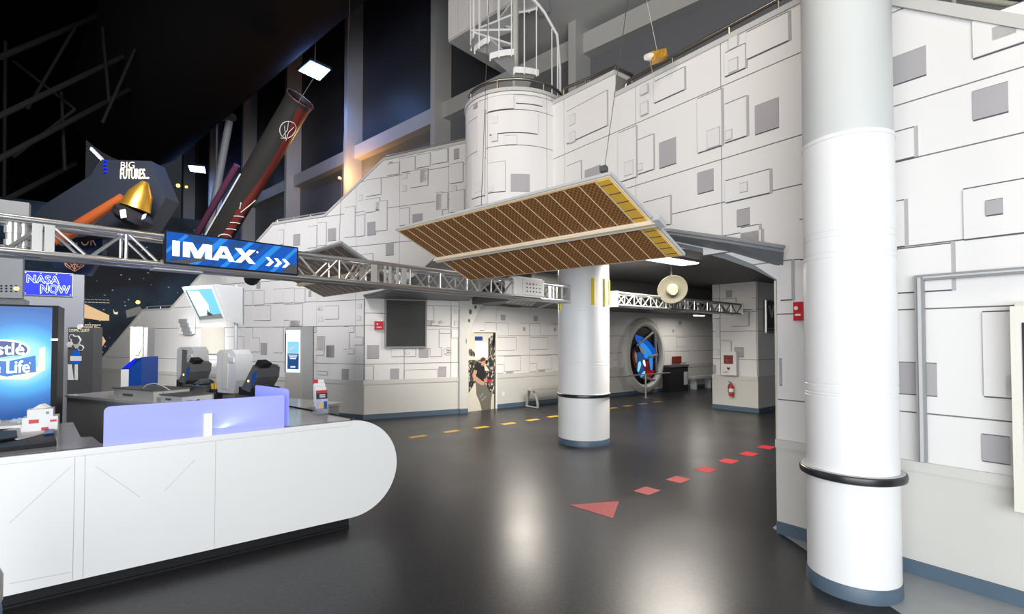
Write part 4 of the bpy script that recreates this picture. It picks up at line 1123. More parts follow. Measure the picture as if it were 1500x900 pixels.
# side shiny display frame on pillar's dark side
s0, z1 = PS.hit(1116, 441); s1, z0 = PS.hit(1136, 487)
t = thing('display_case', PS.pt((s0 + s1) / 2, z0, .03), 'rounded steel display case on the shaded side of the pillar block', 'display case')
obj('back', MB().box(PS, s0, s1, z0, z1, .03, .05), 'dgrey', t)
obj('frame', MB().tube([PS.pt(s0, z0, .08), PS.pt(s0, z1, .08), PS.pt(s1, z1, .08), PS.pt(s1, z0, .08), PS.pt(s0, z0, .08)], .03, 8), 'steel', t)
for k in range(4): obj('stud', MB().poly(PS, disc(PS, s0 + (s1 - s0) * (.3 + .17 * k), z0 + .08, .02, 8), .05, .06), 'steel', t)
obj('strut', MB().tube([PS.pt(s0 + .2, z1 - .1, .06), PS.pt((s0 + s1) / 2, (z0 + z1) / 2, .06), PS.pt(s1 - .2, z1 - .1, .06)], .025, 6), 'steel', t)
# ---- dish, ceiling lamps, vents
c = dep(985, 424, 8.6); ax = (CAM - c).normalized() + V((.22, 0, -.30))
t = thing('dish_antenna', c, 'round khaki dish with a raised centre hanging in front of the right truss', 'antenna')
obj('dish', MB().lathe(c, [(.0, -.04), (.16, -.03), (.255, .0), (.26, .015), (.25, .02), (.15, -.005), (.11, .0), (.0, .0)], 36, 0, ax), 'dish', t)
obj('feed_cone', MB().lathe(c, [(.105, -.002), (.10, .05), (.075, .08), (.07, .075), (.0, .07)], 24, 0, ax), mat('dish_cream', (.22, .205, .15), .4), t)
obj('hanger', MB().tube([c + V((0, .05, 0)), V((c.x, c.y + .05, 2.9))], .02, 8), 'dgrey', t)
obj('mount', MB().boxv(c + V((-.1, -.02, -.06)), (.06, 0, 0), (0, .1, 0), (0, 0, .06)), 'dish', t)
def lamp(p, d, L, Wd, label, watts, z):
    d = V(d).normalized(); w = V((-d.y, d.x, 0)); p = V((p[0], p[1], z))
    t = thing('ceiling_light', p, label, 'light fixture')
    obj('housing', MB().boxv(p - d * L / 2 - w * Wd / 2 + V((0, 0, -.03)), d * L, w * Wd, (0, 0, .03)), 'white', t)
    obj('diffuser', MB().boxv(p - d * (L / 2 - .02) - w * (Wd / 2 - .02) + V((0, 0, -.045)), d * (L - .04), w * (Wd - .04), (0, 0, .015)), 'e_white', t)
    l = area('ceiling_light_glow', p + V((0, 0, -.06)), p + V((0, .0001, -2)), L, Wd, watts, (1, .93, .84))
    return t
p = fl(982, 383, 2.86); lamp(p, A2, 1.15, .35, 'bright white ceiling light beside the solar wing tip in the passage', 150, 2.9)
p = fl(826, 395, 2.86); lamp(p, A2, 1.0, .3, 'ceiling light just left of the far column top', 40, 2.9)
p = fl(1024, 463.5, 2.28); lamp(p, A2, .5, .12, 'small ceiling light under the soffit behind the right truss end', 26, 2.33)
t = thing('ceiling_vent', fl(765, 444, 2.39), 'pale louvred air diffuser in the dropped soffit behind the truss', 'vent')
c4 = [fl(740, 442, 2.388), fl(757, 434.5, 2.388), fl(790, 438, 2.388), fl(778, 447.5, 2.388)]
obj('frame', MB().prism(c4, (0, 0, -.02)), 'lgrey', t)
for k in range(5):
    a = c4[0].lerp(c4[3], (k + .5) / 5.5); b = c4[1].lerp(c4[2], (k + .5) / 5.5)
    obj('slat', MB().boxv(a + V((0, 0, -.03)), (b - a) * .95, (c4[3] - c4[0]) * .08, (0, 0, .012)), 'mgrey', t)
area('back_wall_fill', sum(c4, V()) / 4 + V((0, 0, -.07)), sum(c4, V()) / 4 + V((0, .0001, -2)), .5, .5, 70, (1, .92, .82))  # added fill light below the vent, brightens the passage back wall
c4 = [fl(731, 448, 2.388), fl(736, 446, 2.388), fl(765, 448, 2.388), fl(760, 451, 2.388)]
obj('vent_slot', MB().prism(c4, (0, 0, -.01)), 'black', None, 'dark slot vent beside the pale air diffuser', 'vent')
c4 = [fl(783, 452, 2.388), fl(787, 452.5, 2.388), fl(816, 441.5, 2.388), fl(811, 440.5, 2.388)]
obj('cable_tray', MB().prism(c4, (0, 0, -.02)), 'lgrey', None, 'pale strip on the soffit left of the far column', 'cable tray')
# ================================================================== LEFT SIDE: counter, displays, dark hall
CF = Plane(dep(516, 616, 4.28), A2)      # front face of the counter, s = 0 where the rounded end starts
def cp(s, b, z): return CF.pt(s, z, -b)  # b metres behind the front face
ZC = 0.93
S0 = -3.0
t = thing('service_counter', cp(-1.2, .3, 0), 'long white service counter with a rounded front board end and grey top', 'counter')
pts = [(S0, .10), (0, .10)] + [(.415 * math.cos(w), .515 + .415 * math.sin(w)) for w in [math.radians(-90 + 180 * k / 28) for k in range(1, 28)]] + [(0, ZC), (S0, ZC)]
board = obj('front_board', MB().poly(CF, pts, -.05, 0.0), 'white', t)
m = MB()
for s in (sx(CF, 113), sx(CF, 128), sx(CF, 318)): m.box(CF, s - .0015, s + .0015, .11, .885, 0, .0012)
def seam(a, b):
    A_, B_ = CF.hit(*a), CF.hit(*b)
    m.poly(CF, [A_, B_, (B_[0], B_[1] - .004), (A_[0], A_[1] - .004)], 0, .0012)
seam((14, 766), (104, 683)); seam((140, 683), (205, 728)); seam((286, 673), (240, 720)); seam((14, 855), (104, 838))
m.box(CF, S0, -.02, .888, .891, 0, .0012)
obj('seam', m, 'lgrey', board)
obj('top_edge', MB().box(CF, S0, -.02, ZC - .028, ZC + .002, -.02, .008), 'white', t)
obj('kick_board', MB().boxv(cp(S0, .07, 0), A2 * (-.0 - S0), B2 * .5, (0, 0, .10)).boxv(cp(S0, .055, 0), A2 * -S0, B2 * .02, (0, 0, .015)), 'black', t)
M['ctop'] = mat('counter_top_grey', (.40, .40, .415), .18, var=.05, scale=60)
th_ = V((0, 0, .028))
def slab_top(name, pl_, mt='ctop', z=ZC - .028): return obj(name, MB().prism([cp(a, b, z) for a, b in pl_], th_), mt, t)
slab_top('counter_top', [(S0, .02), (-.02, .02), (0.05, .12), (-.28, 1.64), (-.95, 1.64), (-.80, .17), (-1.676, .15), (-1.735, .506), (-1.80, .526), (-1.897, 1.40), (S0, 1.4)])
obj('counter_body', MB().prism([cp(-.05, .06, .1), cp(.0, .14, .1), cp(-.32, 1.60, .1), cp(-.9, 1.60, .1), cp(-.78, .2, .1)], (0, 0, ZC - .128)), 'lgrey', t)
obj('counter_body', MB().prism([cp(S0, .06, .1), cp(-1.78, .06, .1), cp(-1.84, .5, .1), cp(-1.94, 1.38, .1), cp(S0, 1.38, .1)], (0, 0, ZC - .128)), 'lgrey', t)
obj('edge_trim', MB().tube([cp(.0, .03, ZC), cp(0.055, .12, ZC + .0), cp(-.275, 1.62, ZC)], .012, 6), 'black', t, label='black edge trim')
# LED lit partition on the counter front
def acrylic(name, corners, post, label):
    b0, b1, h_ = corners
    tt = thing(name, (b0 + b1) / 2, label, 'partition', 'LED lit frosted counter screens')
    d = (b1 - b0).normalized(); n_ = V((d.y, -d.x, 0)); r = .035; L_ = (b1 - b0).length
    P = [(0, 0), (L_, 0), (L_, h_ - .012), (L_ - .012, h_)] + [(r - r * math.sin(w), h_ - r + r * math.cos(w)) for w in [math.radians(90 * k / 6) for k in range(7)]]
    obj('screen', MB().prism([b0 + d * a + V((0, 0, z)) for a, z in P], n_ * .012), 'acryl', tt)
    for f in post:
        c = b0 + d * (L_ * f) + n_ * .02
        obj('bracket', MB().boxv(c - d * .025, d * .05, n_ * .012, (0, 0, h_ * .62)), 'acrylb', tt)
    return tt
pA = CF.hit(151, 655); pB = CF.hit(417, 628)
acrylic('counter_screen', (cp(pA[0], .03, ZC), cp(pB[0], .03, ZC), .262), (.53,), 'long frosted lavender light-up screen along the counter front')
acrylic('counter_screen', (cp(pB[0] + .04, .08, ZC), cp(pB[0] - .10, .62, ZC), .30), (), 'short frosted blue light-up screen turned back from the long one')
area('screen_led', cp(-1.1, .12, ZC + .05), cp(-1.1, .12, ZC + 1), 1.0, .02, 1.2, (.45, .5, 1))
# ---- back counter parallel to the stair wall
BC = Plane(dep(240, 592, 5.36), LW.d)
b0, b1 = sx(BC, 97), sx(BC, 395)
t = thing('back_counter', BC.pt((b0 + b1) / 2, 0, -.4), 'grey back counter carrying the tills in front of the stair wall', 'counter')
obj('top', MB().box(BC, b0, b1, ZC - .03, ZC, -.95, 0), 'ctop', t)
for k in range(4):
    a = b0 + (b1 - b0) * k / 4; c = b0 + (b1 - b0) * (k + 1) / 4 - .01
    obj('front_panel', MB().box(BC, a, c, .34, ZC - .032, -.9, -.02), 'mgrey', t)
obj('plinth', MB().box(BC, b0, b1, 0, .34, -.85, -.1), 'pbrown', t)
M['tillgrey'] = mat('till_grey', (.40, .40, .38), .4)
def onbc(px, back): return BC.pt(sx(BC.shifted(-back), px) , ZC, -back)
def drawer(x0, x1, back, h_, label, mt='tillgrey'):
    pl = BC.shifted(-back); s0, s1 = sx(pl, x0), sx(pl, x1)
    tt = thing('cash_drawer', pl.pt((s0 + s1) / 2, ZC, -.15), label, 'cash drawer')
    obj('body', MB().box(pl, s0, s1, ZC, ZC + h_, -.40, 0), mt, tt)
    obj('top_lid', MB().box(pl, s0 - .01, s1 + .01, ZC + h_, ZC + h_ + .012, -.41, .015), 'dgrey', tt)
    obj('slot', MB().box(pl, s0 + (s1 - s0) * .25, s0 + (s1 - s0) * .5, ZC + h_ * .35, ZC + h_ * .6, 0, .006), 'dgrey', tt)
    obj('lock', MB().poly(pl, disc(pl, s0 + (s1 - s0) * .17, ZC + h_ * .3, .010, 10), 0, .006), 'steel', tt)
    return s0, s1, pl
drawer(168, 226, .06, .115, 'grey cash drawer with a dark slot left of the tills')
drawer(237, 268, .10, .075, 'small pale cash drawer between the two tills', 'lgrey')
drawer(270, 300, .55, .13, 'cash drawer underneath the left till', 'dgrey')
drawer(345, 372, .42, .10, 'flat cash drawer underneath the right till', 'dgrey')
def till(px, y0, back, sc, label, flip=1):
    pl = BC.shifted(-back); s, z = pl.hit(px, y0)
    tt = thing('till', pl.pt(s, z, 0), label, 'till')
    def q(a, b): return (s + a * sc, z + b * sc)
    obj('base', MB().poly(pl, [q(-.17, 0), q(.17, 0), q(.17, .05), q(.10, .08), q(-.17, .09)], -.28, 0), 'black', tt)
    obj('display_head', MB().poly(pl, [q(-.12, .07), q(.07, .33), q(.14, .30), q(.13, .20), q(.02, .04)], -.26, .01), 'dgrey', tt, label='tilted dark display head')
    obj('glass', MB().poly(pl, [q(-.125, .08), q(.055, .335), q(.065, .335), q(-.115, .075)], -.25, 0), 'mgrey', tt)
    obj('card_reader', MB().poly(pl, [q(.05, .33), q(.10, .39), q(.20, .35), q(.13, .29)], -.12, -.02), 'black', tt)
    obj('blue_side', MB().poly(pl, [q(.03, .06), q(.12, .20), q(.13, .28), q(.06, .24)], .0101, .012), 'blueplastic', tt)
    obj('status_light', MB().poly(pl, disc(pl, s - .0 * sc, z + .16 * sc, .012, 8), .0101, .014), 'e_amber', tt)
till(270, 567, .62, .95, 'black till with tilted display on the left of the back counter')
till(365, 580, .22, .95, 'black till with tilted display beside the short blue screen')
pl = BC.shifted(-.60); s, z = pl.hit(292, 566)
t = thing('card_terminal', pl.pt(s, z, .0), 'small black card terminal right of the left till', 'card terminal')
obj('base', MB().box(pl, s - .06, s + .06, z - .01, z + .03, -.1, .04), 'black', t)
obj('pad', MB().poly(pl, [(s - .07, z + .03), (s + .05, z + .09), (s + .07, z + .07), (s + .06, z + .03)], -.09, .03), 'dgrey', t)
obj('blue_label', MB().box(pl, s + .0, s + .055, z + .0, z + .022, .04, .042), 'e_blue3', t)
def dispenser(x0, x1, ytop, ybot, back, label, side='brown'):
    pl = BC.shifted(-back); s0, z1 = pl.hit(x0, ytop); s1, z0 = pl.hit(x1, ybot); z0 = max(z0, ZC)
    w_ = s1 - s0; h_ = z1 - z0
    tt = thing('ticket_dispenser', pl.pt((s0 + s1) / 2, z0, -.1), label, 'dispenser', 'tall grey dispensers on the back counter')
    P = [(s0 + w_ * .08, z0), (s1 - w_ * .12, z0), (s1, z0 + h_ * .3), (s1 - w_ * .05, z1 - h_ * .10), (s1 - w_ * .2, z1), (s0 + w_ * .2, z1), (s0 + w_ * .02, z1 - h_ * .07), (s0, z0 + h_ * .3)]
    b = obj('shell', MB().poly(pl, P, -.2, 0), M['shellgrey'], tt)
    obj('front_strip', MB().poly(pl, [(s0 + w_ * .3, z0 + h_ * .1), (s0 + w_ * .55, z0 + h_ * .1), (s0 + w_ * .62, z1 - h_ * .08), (s0 + w_ * .35, z1 - h_ * .06)], 0, .008), 'tillgrey' if side == 'brown' else 'dgrey', tt)
    obj('button', MB().box(pl, s0 + w_ * .62, s0 + w_ * .88, z1 - h_ * .28, z1 - h_ * .18, 0, .01), 'alu2', tt)
M['shellgrey'] = mat('dispenser_shell', (.50, .51, .53), .3, .2)
dispenser(259, 284, 508.5, 568, .78, 'tall rounded grey dispenser behind the left till', 'dark')
dispenser(317.5, 346, 512.5, 577, .36, 'tall rounded grey dispenser between the two tills')
pl = BC.shifted(-.45); s, z = pl.hit(309, 573)
c = pl.pt(s, ZC, -.06); hh = .125
t = thing('pen_cup', c, 'dark mug filled with yellow items between the tills', 'mug')
obj('mug', MB().lathe(c, [(.06, 0), (.068, .01), (.068, hh), (.062, hh), (.058, .02), (.0, .02)], 24), 'black', t)
obj('handle', MB().tube([c + V((-.06, 0, .1)), c + V((-.10, -.01, .085)), c + V((-.10, -.01, .045)), c + V((-.06, 0, .03))], .008, 6), 'black', t)
for k in range(6):
    w = k * 1.05; obj('yellow_item', MB().tube([c + V((.03 * math.cos(w), .03 * math.sin(w), .03)), c + V((.04 * math.cos(w), .04 * math.sin(w), hh + .05 + .01 * (k % 3)))], .014, 6), 'goldbar', t)
# small back acrylic
pq = BC.shifted(-.70)
acrylic('counter_screen', (pq.pt(sx(pq, 293), ZC), pq.pt(sx(pq, 305), ZC), .19), (), 'small frosted blue light-up screen far back between the tills')
# cables and small gear on back counter
m = MB(); pl = BC.shifted(-.15)
pts = [pl.pt(sx(pl, px), pl.hit(px, py)[1]) for px, py in ((210, 570), (216, 564), (228, 562), (240, 566), (250, 572))]
obj('cable', m.tube(pts, .006, 6), 'lgrey', None, 'pale cable looping over the cash drawers', 'cable')
pl = BC.shifted(-.1); s, z = pl.hit(278, 585)
t = thing('scanner', pl.pt(s, ZC, 0), 'small dark hand scanner lying on the back counter', 'scanner')
obj('body', MB().box(pl, s - .06, s + .05, ZC, ZC + .035, -.05, 0), 'black', t)
obj('grip', MB().tube([pl.pt(s + .03, ZC + .02, -.02), pl.pt(s + .12, ZC + .05, -.02)], .014, 8), 'dgrey', t)

# ---- brochures in a clear rack
base = fl(473, 608, ZC)
t = thing('brochure_rack', base, 'clear acrylic brochure rack standing on the counter end', 'rack')
rd_ = (fl(459, 598.5, ZC) - base).normalized(); rs_ = V((rd_.y, -rd_.x, 0))
for k in range(4):
    o = base + rd_ * (.055 * k)
    obj('pocket', MB().boxv(o - rs_ * .06, rs_ * .12, V((0, 0, .06)) + rd_ * .02, rd_ * .003), 'clear', t)
obj('foot', MB().boxv(base - rs_ * .065 - rd_ * .03, rs_ * .13, rd_ * .26, (0, 0, .004)), 'clear', t)
M['bro'] = mat('brochure_art', (.45, .48, .62), .4, var=.5, scale=30)
for k in range(4):
    o = base + rd_ * (.055 * k + .012) - rs_ * (.052) + V((0, 0, .012 + .03 * k))
    upv = V((0, 0, 1)) + rd_ * .22; upv.normalize()
    lab = ['illustrated brochure with a red and navy header at the front of the rack', 'white brochure second from the front in the rack', 'white brochure third from the front in the rack', 'white brochure with red corner at the back of the rack'][k]
    tt = thing('brochure', o + rs_ * .05, lab, 'brochure', 'brochures in the counter rack')
    obj('sheet', MB().boxv(o, rs_ * .10, upv * .215, rd_ * .006), 'bro' if k == 0 else 'paper', tt)
    fr = -rd_ * .0012
    if k == 0:
        obj('red_header', MB().boxv(o + upv * .19 + fr, rs_ * .10, upv * .025, rd_ * .001), 'red', tt)
        obj('navy_band', MB().boxv(o + upv * .135 + fr, rs_ * .10, upv * .055, rd_ * .001), 'navy', tt)
        for q in range(2): obj('white_line', MB().boxv(o + upv * (.150 + .018 * q) + rs_ * .03 + fr * 1.6, rs_ * .05, upv * .008, rd_ * .001), 'paper', tt)
        obj('yellow_patch', MB().boxv(o + upv * .05 + rs_ * .03 + fr, rs_ * .028, upv * .04, rd_ * .001), 'goldbar', tt)
        obj('blue_patch', MB().boxv(o + upv * .04 + rs_ * .065 + fr, rs_ * .03, upv * .07, rd_ * .001), 'blueplastic', tt)
    if k == 3:
        obj('red_corner', MB().boxv(o + upv * .17 + fr, rs_ * .045, upv * .045, rd_ * .001), 'red', tt)
pen = cp(-.62, .30, ZC + .006)
obj('pen', MB().tube([pen, pen + V((.13, -.05, 0))], .006, 6), 'blueplastic', None, 'dark pen lying beside the short blue screen', 'pen')
# ---- vending machine
VR = V((-4.605, 5.0, 0))
VF = Plane(VR - A2 * .95, A2)
vh = 1.975
t = thing('vending_machine', VF.pt(.47, 0, -.4), 'tall blue-lit drinks vending machine with an oval logo at the far left', 'vending machine')
obj('cabinet', MB().box(VF, 0, .95, 0.02, vh, -.62, -.03), 'black', t)
obj('front_panel', MB().box(VF, .02, .905, .12, vh - .02, -.03, .0), 'e_vend', t)
obj('front_edge', MB().box(VF, .905, .95, .12, vh, -.03, .004), 'black', t)
obj('hinge', MB().box(VF, .90, .95, 1.62, 1.64, .0, .012), 'steel', t); obj('hinge', MB().box(VF, .90, .95, .85, .87, .0, .012), 'steel', t)
vp = lambda px, py: VF.hit(px, py)
c_ = vp(14, 513)
cs, cz = vp(8, 527)
def vpoly(name, P, mt, off): obj(name, MB().poly(VF, clip(P, .02, .905, .12, vh - .02), off, off + .001), mt, t)
def vend_mat(center):
    m = bpy.data.materials.new('vending_front_print'); m.use_nodes = True
    N = m.node_tree.nodes; L = m.node_tree.links; b = N['Principled BSDF']
    tc = N.new('ShaderNodeTexCoord'); ds = N.new('ShaderNodeVectorMath'); ds.operation = 'DISTANCE'
    ds.inputs[1].default_value = tuple(center)
    L.new(tc.outputs['Object'], ds.inputs[0])
    r = N.new('ShaderNodeValToRGB'); e = r.color_ramp.elements
    e[0].position = 0.16; e[0].color = (.32, .72, .92, 1); e[1].position = 0.52; e[1].color = (0.0, .085, .36, 1)
    k = e.new(.26); k.color = (.04, .42, .80, 1); k = e.new(.38); k.color = (.0, .16, .52, 1)
    L.new(ds.outputs['Value'], r.inputs['Fac']); L.new(r.outputs['Color'], b.inputs['Base Color']); L.new(r.outputs['Color'], b.inputs['Emission Color'])
    b.inputs['Emission Strength'].default_value = .34; b.inputs['Roughness'].default_value = .35
    return m
vc = VF.pt(cs + .10, cz - .02, .002) - ORG[t]
obj('front_print', MB().box(VF, .021, .904, .121, vh - .021, .0002, .0016), vend_mat(vc), t)
M['e_vg2'] = mat('vending_glow_mid', (.2, .55, .8), .35, emit=(.06, .38, .75), es=.5)
q = [vp(64, 512), vp(66, 545), vp(40, 556), vp(0, 556), vp(-40, 548)]
vpoly('swoosh_print', [vp(-20, 556), vp(40, 556), vp(66, 542), vp(66, 508), vp(58, 512), vp(56, 538), vp(30, 548), vp(-20, 550)], 'e_vcream', .002)
vpoly('ribbon_print', [vp(-60, 520), vp(10, 530), vp(52, 521), vp(53, 545), vp(10, 552), vp(-60, 540)], 'e_vend', .0026)
r1 = vp(44, 513)[0] - vp(2, 513)[0]
oc = vp(2, 513)
zr = vp(2, 498)[1] - oc[1]
vpoly('logo_rim', disc(VF, oc[0], oc[1], r1, 32, zr * 1.04), 'e_sign', .0032)
vpoly('logo_oval', disc(VF, oc[0], oc[1], r1 - .016, 32, zr - .012), 'e_vnavy' if 'e_vnavy' in M else 'blueplastic', .0038)
mm = MB(); a = vp(-42, 503); b = vp(35, 519.5); text(mm, 'Nestlé', VF, a[0], b[1], b[0], a[1], .005, 0, .003); obj('logo_lettering', mm, 'e_sign', t)
a = vp(-40, 519); b = vp(30, 522)
vpoly('wave_print', [vp(-30, 522), vp(0, 524), vp(20, 521), vp(34, 521), vp(26, 525), vp(5, 527), vp(-25, 526)], 'e_cyan', .0044)
mm = MB(); a = vp(-46, 530); b = vp(43, 546); text(mm, 'Pure Life', VF, a[0], b[1], b[0], a[1], .0045, 0, .0025); obj('brand_lettering', mm, 'e_sign', t)
mm = MB(); a = vp(43, 531); b = vp(45.5, 533.5); text(mm, 'R', VF, a[0], b[1], b[0], a[1], .0045); obj('registered_mark', mm, 'e_sign', t)
for k, (px, mt) in enumerate(((-4, 'orange'), (3, 'goldbar'), (11, 'e_vcream'), (22, 'e_blue3'))):
    vpoly('figure_print', [vp(px - 3, 574), vp(px, 562), vp(px - 6, 555), vp(px + 1, 558), vp(px + 8, 553), vp(px + 4, 562), vp(px + 5, 574), vp(px + 1, 567)], mt, .003)
    vpoly('figure_print', disc(VF, *vp(px + 1, 555.5), .012, 8), mt, .0031)
for k in range(7):
    vpoly('ray_print', [vp(30 + k * 5, 552), vp(31.5 + k * 5, 552), vp(42 + k * 9, 580 - k * 2), vp(40 + k * 9, 581 - k * 2)], 'e_vg2', .0021)

# ---- things on the left end of the counter
def onc(px, py, z=ZC): return fl(px, py, z)
t = thing('display_tray', onc(35, 650), 'black display tray with white cards at the left of the counter', 'tray')
P = [onc(-60, 670), onc(83, 654), onc(77, 634), onc(-60, 640)]
obj('tray', MB().prism(P, (0, 0, .03)), 'black', t)
c4 = [p + V((0, 0, .031)) for p in (onc(26, 652), onc(66, 642), onc(62, 629), onc(-10, 640))]
obj('white_card', MB().prism([c4[0], c4[1], c4[2] , c4[3]], (0, 0, .006)), 'paper', t)
e = [p + V((0, 0, .04)) for p in (onc(-40, 640), onc(66, 632), onc(63, 624), onc(-40, 630))]
obj('white_card', MB().prism(e, (0, 0, .02)), 'paper', t)
obj('clear_lid', MB().prism([p + V((0, 0, .034)) for p in (onc(-50, 664), onc(25, 650), onc(24, 640), onc(-50, 640))], (0, 0, .012)), 'black', t)
obj('blue_card', MB().prism([p + V((0, 0, .033)) for p in (onc(64, 645), onc(79, 643), onc(76, 636), onc(66, 638))], (0, 0, .01)), 'blueplastic', t)
bx0 = onc(36, 650); bxp = Plane(onc(33, 641), A2)
def carton(x0, x1, z0, h_, d_, label, marks, off=0.0, mt='paper'):
    s0, s1 = sx(bxp, x0), sx(bxp, x1)
    tt = thing('carton', bxp.pt((s0 + s1) / 2, z0, -d_ / 2), label, 'box', 'cartons stacked on the counter')
    obj('box', MB().box(bxp, s0, s1, z0, z0 + h_, -d_ - off, -off), mt, tt)
    for (a, b, c, d, mm_) in marks:
        obj('print_mark', MB().box(bxp, s0 + (s1 - s0) * a, s0 + (s1 - s0) * b, z0 + h_ * c, z0 + h_ * d, -off, -off + .001), mm_, tt)
    return s0, s1
hB = .075
carton(33, 87, ZC, hB, .14, 'bottom white carton with pink print in the counter stack', [(.55, .75, .5, .8, 'red'), (.5, .9, .15, .3, 'lgrey')])
carton(35, 87, ZC + hB, .062, .13, 'middle white carton with red print in the counter stack', [(.18, .46, .3, .75, 'red'), (.78, .97, .35, .6, 'red')])
s0, s1 = carton(42, 80, ZC + hB + .062, .058, .11, 'top white tissue carton in the counter stack', [(.72, .84, .3, .65, 'mgrey')])
zt_ = ZC + hB + .12
obj('tissue', MB().prism([bxp.pt(s0 + .02, zt_, -.04), bxp.pt(s0 + .10, zt_, -.05), bxp.pt(s0 + .06, zt_ + .03, -.06)], (.01, .03, .004)), 'paper', None, 'white tissue tuft sticking out of the top carton', 'tissue')
bb = onc(12, 632)
m = MB()
random.seed(3)
for k in range(7):
    p = bb + V((-.10 + .05 * k, .02 * (k % 3), 0)); q_ = V((random.uniform(-.05, .05), random.uniform(-.03, .03), random.uniform(.05, .11)))
    m.prism([p + V((-.05, 0, .0)), p + V((.05, -.02, .0)), p + q_ + V((.03, 0, 0)), p + q_ + V((-.03, .03, .0))], (0, .03, .012))
obj('plastic_bag', m, mat('crumpled_bag', (.62, .70, .76), .25, var=.2, scale=20), None, 'crumpled pale plastic bag behind the black tray', 'bag')

# ---- pale grey posts and the blue lit sign behind the vending machine
GP = Plane(V((-.87 * 8.0, 8.0, 0)) - A2 * 2.2, A2)
gz = GP.hit(122, 403)[1]
t = thing('sign_partition', GP.pt(1.1, 0, -.1), 'grey partition panel behind the vending machine carrying the blue sign', 'partition')
obj('panel', MB().box(GP, 0, 2.2, 0, gz, -.18, 0), 'sgrey' if 'sgrey' in M else 'lgrey', t)
s0, z1 = GP.hit(36, 398); s1, z0 = GP.hit(105.5, 434)
t = thing('lit_sign', GP.pt((s0 + s1) / 2, z0, .05), 'small lit blue sign with outlined white letters on the grey partition', 'sign')
obj('backing', MB().box(GP, s0 - .01, s1 + .01, z0 - .012, z1 + .012, .0, .02), 'lgrey', t)
obj('face', MB().box(GP, s0, s1, z0, z1, .02, .03), 'e_nasa', t)
W_, H_ = s1 - s0, z1 - z0
def outline_text(body, x0, y0, x1, y1):
    a = MB(); b = MB()
    text(a, body, GP, s0 + W_ * x0, z0 + H_ * y0, s0 + W_ * x1, z0 + H_ * y1, .0315, 0, .007)
    text(b, body, GP, s0 + W_ * x0 + .002, z0 + H_ * y0 + .002, s0 + W_ * x1 - .002, z0 + H_ * y1 - .002, .034, 0, .0)
    obj('lettering', a, 'e_nasal', t); obj('letter_core', b, 'e_nasa', t)
outline_text('NASA', .06, .52, .72, .86); outline_text('NOW', .34, .10, .95, .46)
for x in (.03, .34, .66, .97):
    for y in (.05, .95): obj('standoff', MB().poly(GP, disc(GP, s0 + W_ * x, z0 + H_ * y, .008, 8), .03, .036), 'paper', t)
gp2 = Plane(dep(31, 450, 5.3) - A2 * 1.2, A2)
se = sx(gp2, 31)
t = thing('grey_pylon', gp2.pt(se - .5, 0, -.2), 'pale grey pylon with vent holes at the left edge behind the truss', 'pylon')
zt_ = gp2.hit(20, 295)[1]; zb_ = gp2.hit(20, 437)[1]
obj('upper_panel', MB().box(gp2, se - 1.0, se, zb_, gp2.hit(20, 360)[1], -.12, 0), 'sgrey', t)
obj('shaft', MB().box(gp2, se - 1.0, se + .0, 0, zb_, -.5, -.13), 'sgrey', t)
obj('top_box', MB().box(gp2, se - 1.0, se + .04, gp2.hit(20, 320)[1], zt_, -.12, .02), 'sgrey2' if 'sgrey2' in M else 'mgrey', t)
obj('neck', MB().box(gp2, se - .8, se - .3, gp2.hit(20, 362)[1], gp2.hit(20, 318)[1], -.1, -.02), 'mgrey', t)
for r in range(3):
    for k in range(4):
        s, z = gp2.hit(2 + k * 7.2, 419 + r * 4)
        obj('vent_hole', MB().poly(gp2, disc(gp2, s, z, .010, 8), 0, .002), 'black', t)
s, z = gp2.hit(24, 423); obj('indicator', MB().poly(gp2, disc(gp2, s, z, .022, 10), 0, .002), 'e_amber', t)

# ---- kiosks
def kiosk(px0, px1, ytop, ybase, Y, label, mt, hexes, title=None):
    pl = Plane(dep(px0, 500, Y), V((1, -.05, 0)))
    s0, z1 = pl.hit(px0, ytop); s1 = pl.hit(px1, ytop)[0]
    tt = thing('kiosk', pl.pt((s0 + s1) / 2, 0, -.1), label, 'kiosk', None)
    obj('board', MB().box(pl, s0, s1, 0, z1, -.16, 0), mt, tt)
    for (x, y, r, mm_) in hexes:
        s, z = pl.hit(x, y)
        obj('hexagon', MB().poly(pl, disc(pl, s, z, r, 6), 0, .012), mm_, tt)
        obj('hexagon_core', MB().poly(pl, disc(pl, s, z, r * .78, 6), .012, .014), 'dgrey' if mm_ == 'paper' else mm_, tt)
    if title:
        mm = MB()
        text_px(mm, title[0], pl, (title[1], title[2]), (title[3], title[4]), .003)
        obj('title_lettering', mm, 'e_soft', tt)
    return tt, pl
tt, kp = kiosk(100, 137, 480, 560, 7.6, 'dark kiosk board with white hexagons right of the vending machine', 'dgrey', [(106, 494, .045, 'paper'), (112, 499, .085, 'paper'), (103, 505, .05, 'beige'), (114, 506.5, .055, 'lgrey'), (119, 510, .05, 'paper')], ('COSMIC QUEST', 101, 482, 131, 487))
obj('blue_patch', MB().poly(kp, [kp.hit(108, 513), kp.hit(116, 513), kp.hit(118, 533), kp.hit(105, 533)], 0, .006), 'e_blue2', tt)
obj('icon_plate', MB().poly(kp, [kp.hit(104, 522), kp.hit(120, 522), kp.hit(120, 529), kp.hit(104, 529)], .006, .012), 'paper', tt)
obj('white_strip', MB().poly(kp, [kp.hit(110, 534), kp.hit(114, 534), kp.hit(114, 557), kp.hit(110, 557)], 0, .008), 'paper', tt)
obj('white_strip', MB().poly(kp, [kp.hit(100, 534), kp.hit(105, 534), kp.hit(108, 557), kp.hit(100, 557)], 0, .008), 'paper', tt)
obj('emblem', MB().poly(kp, disc(kp, *kp.hit(117, 479), .04, 10), -.02, .01), 'paper', tt)
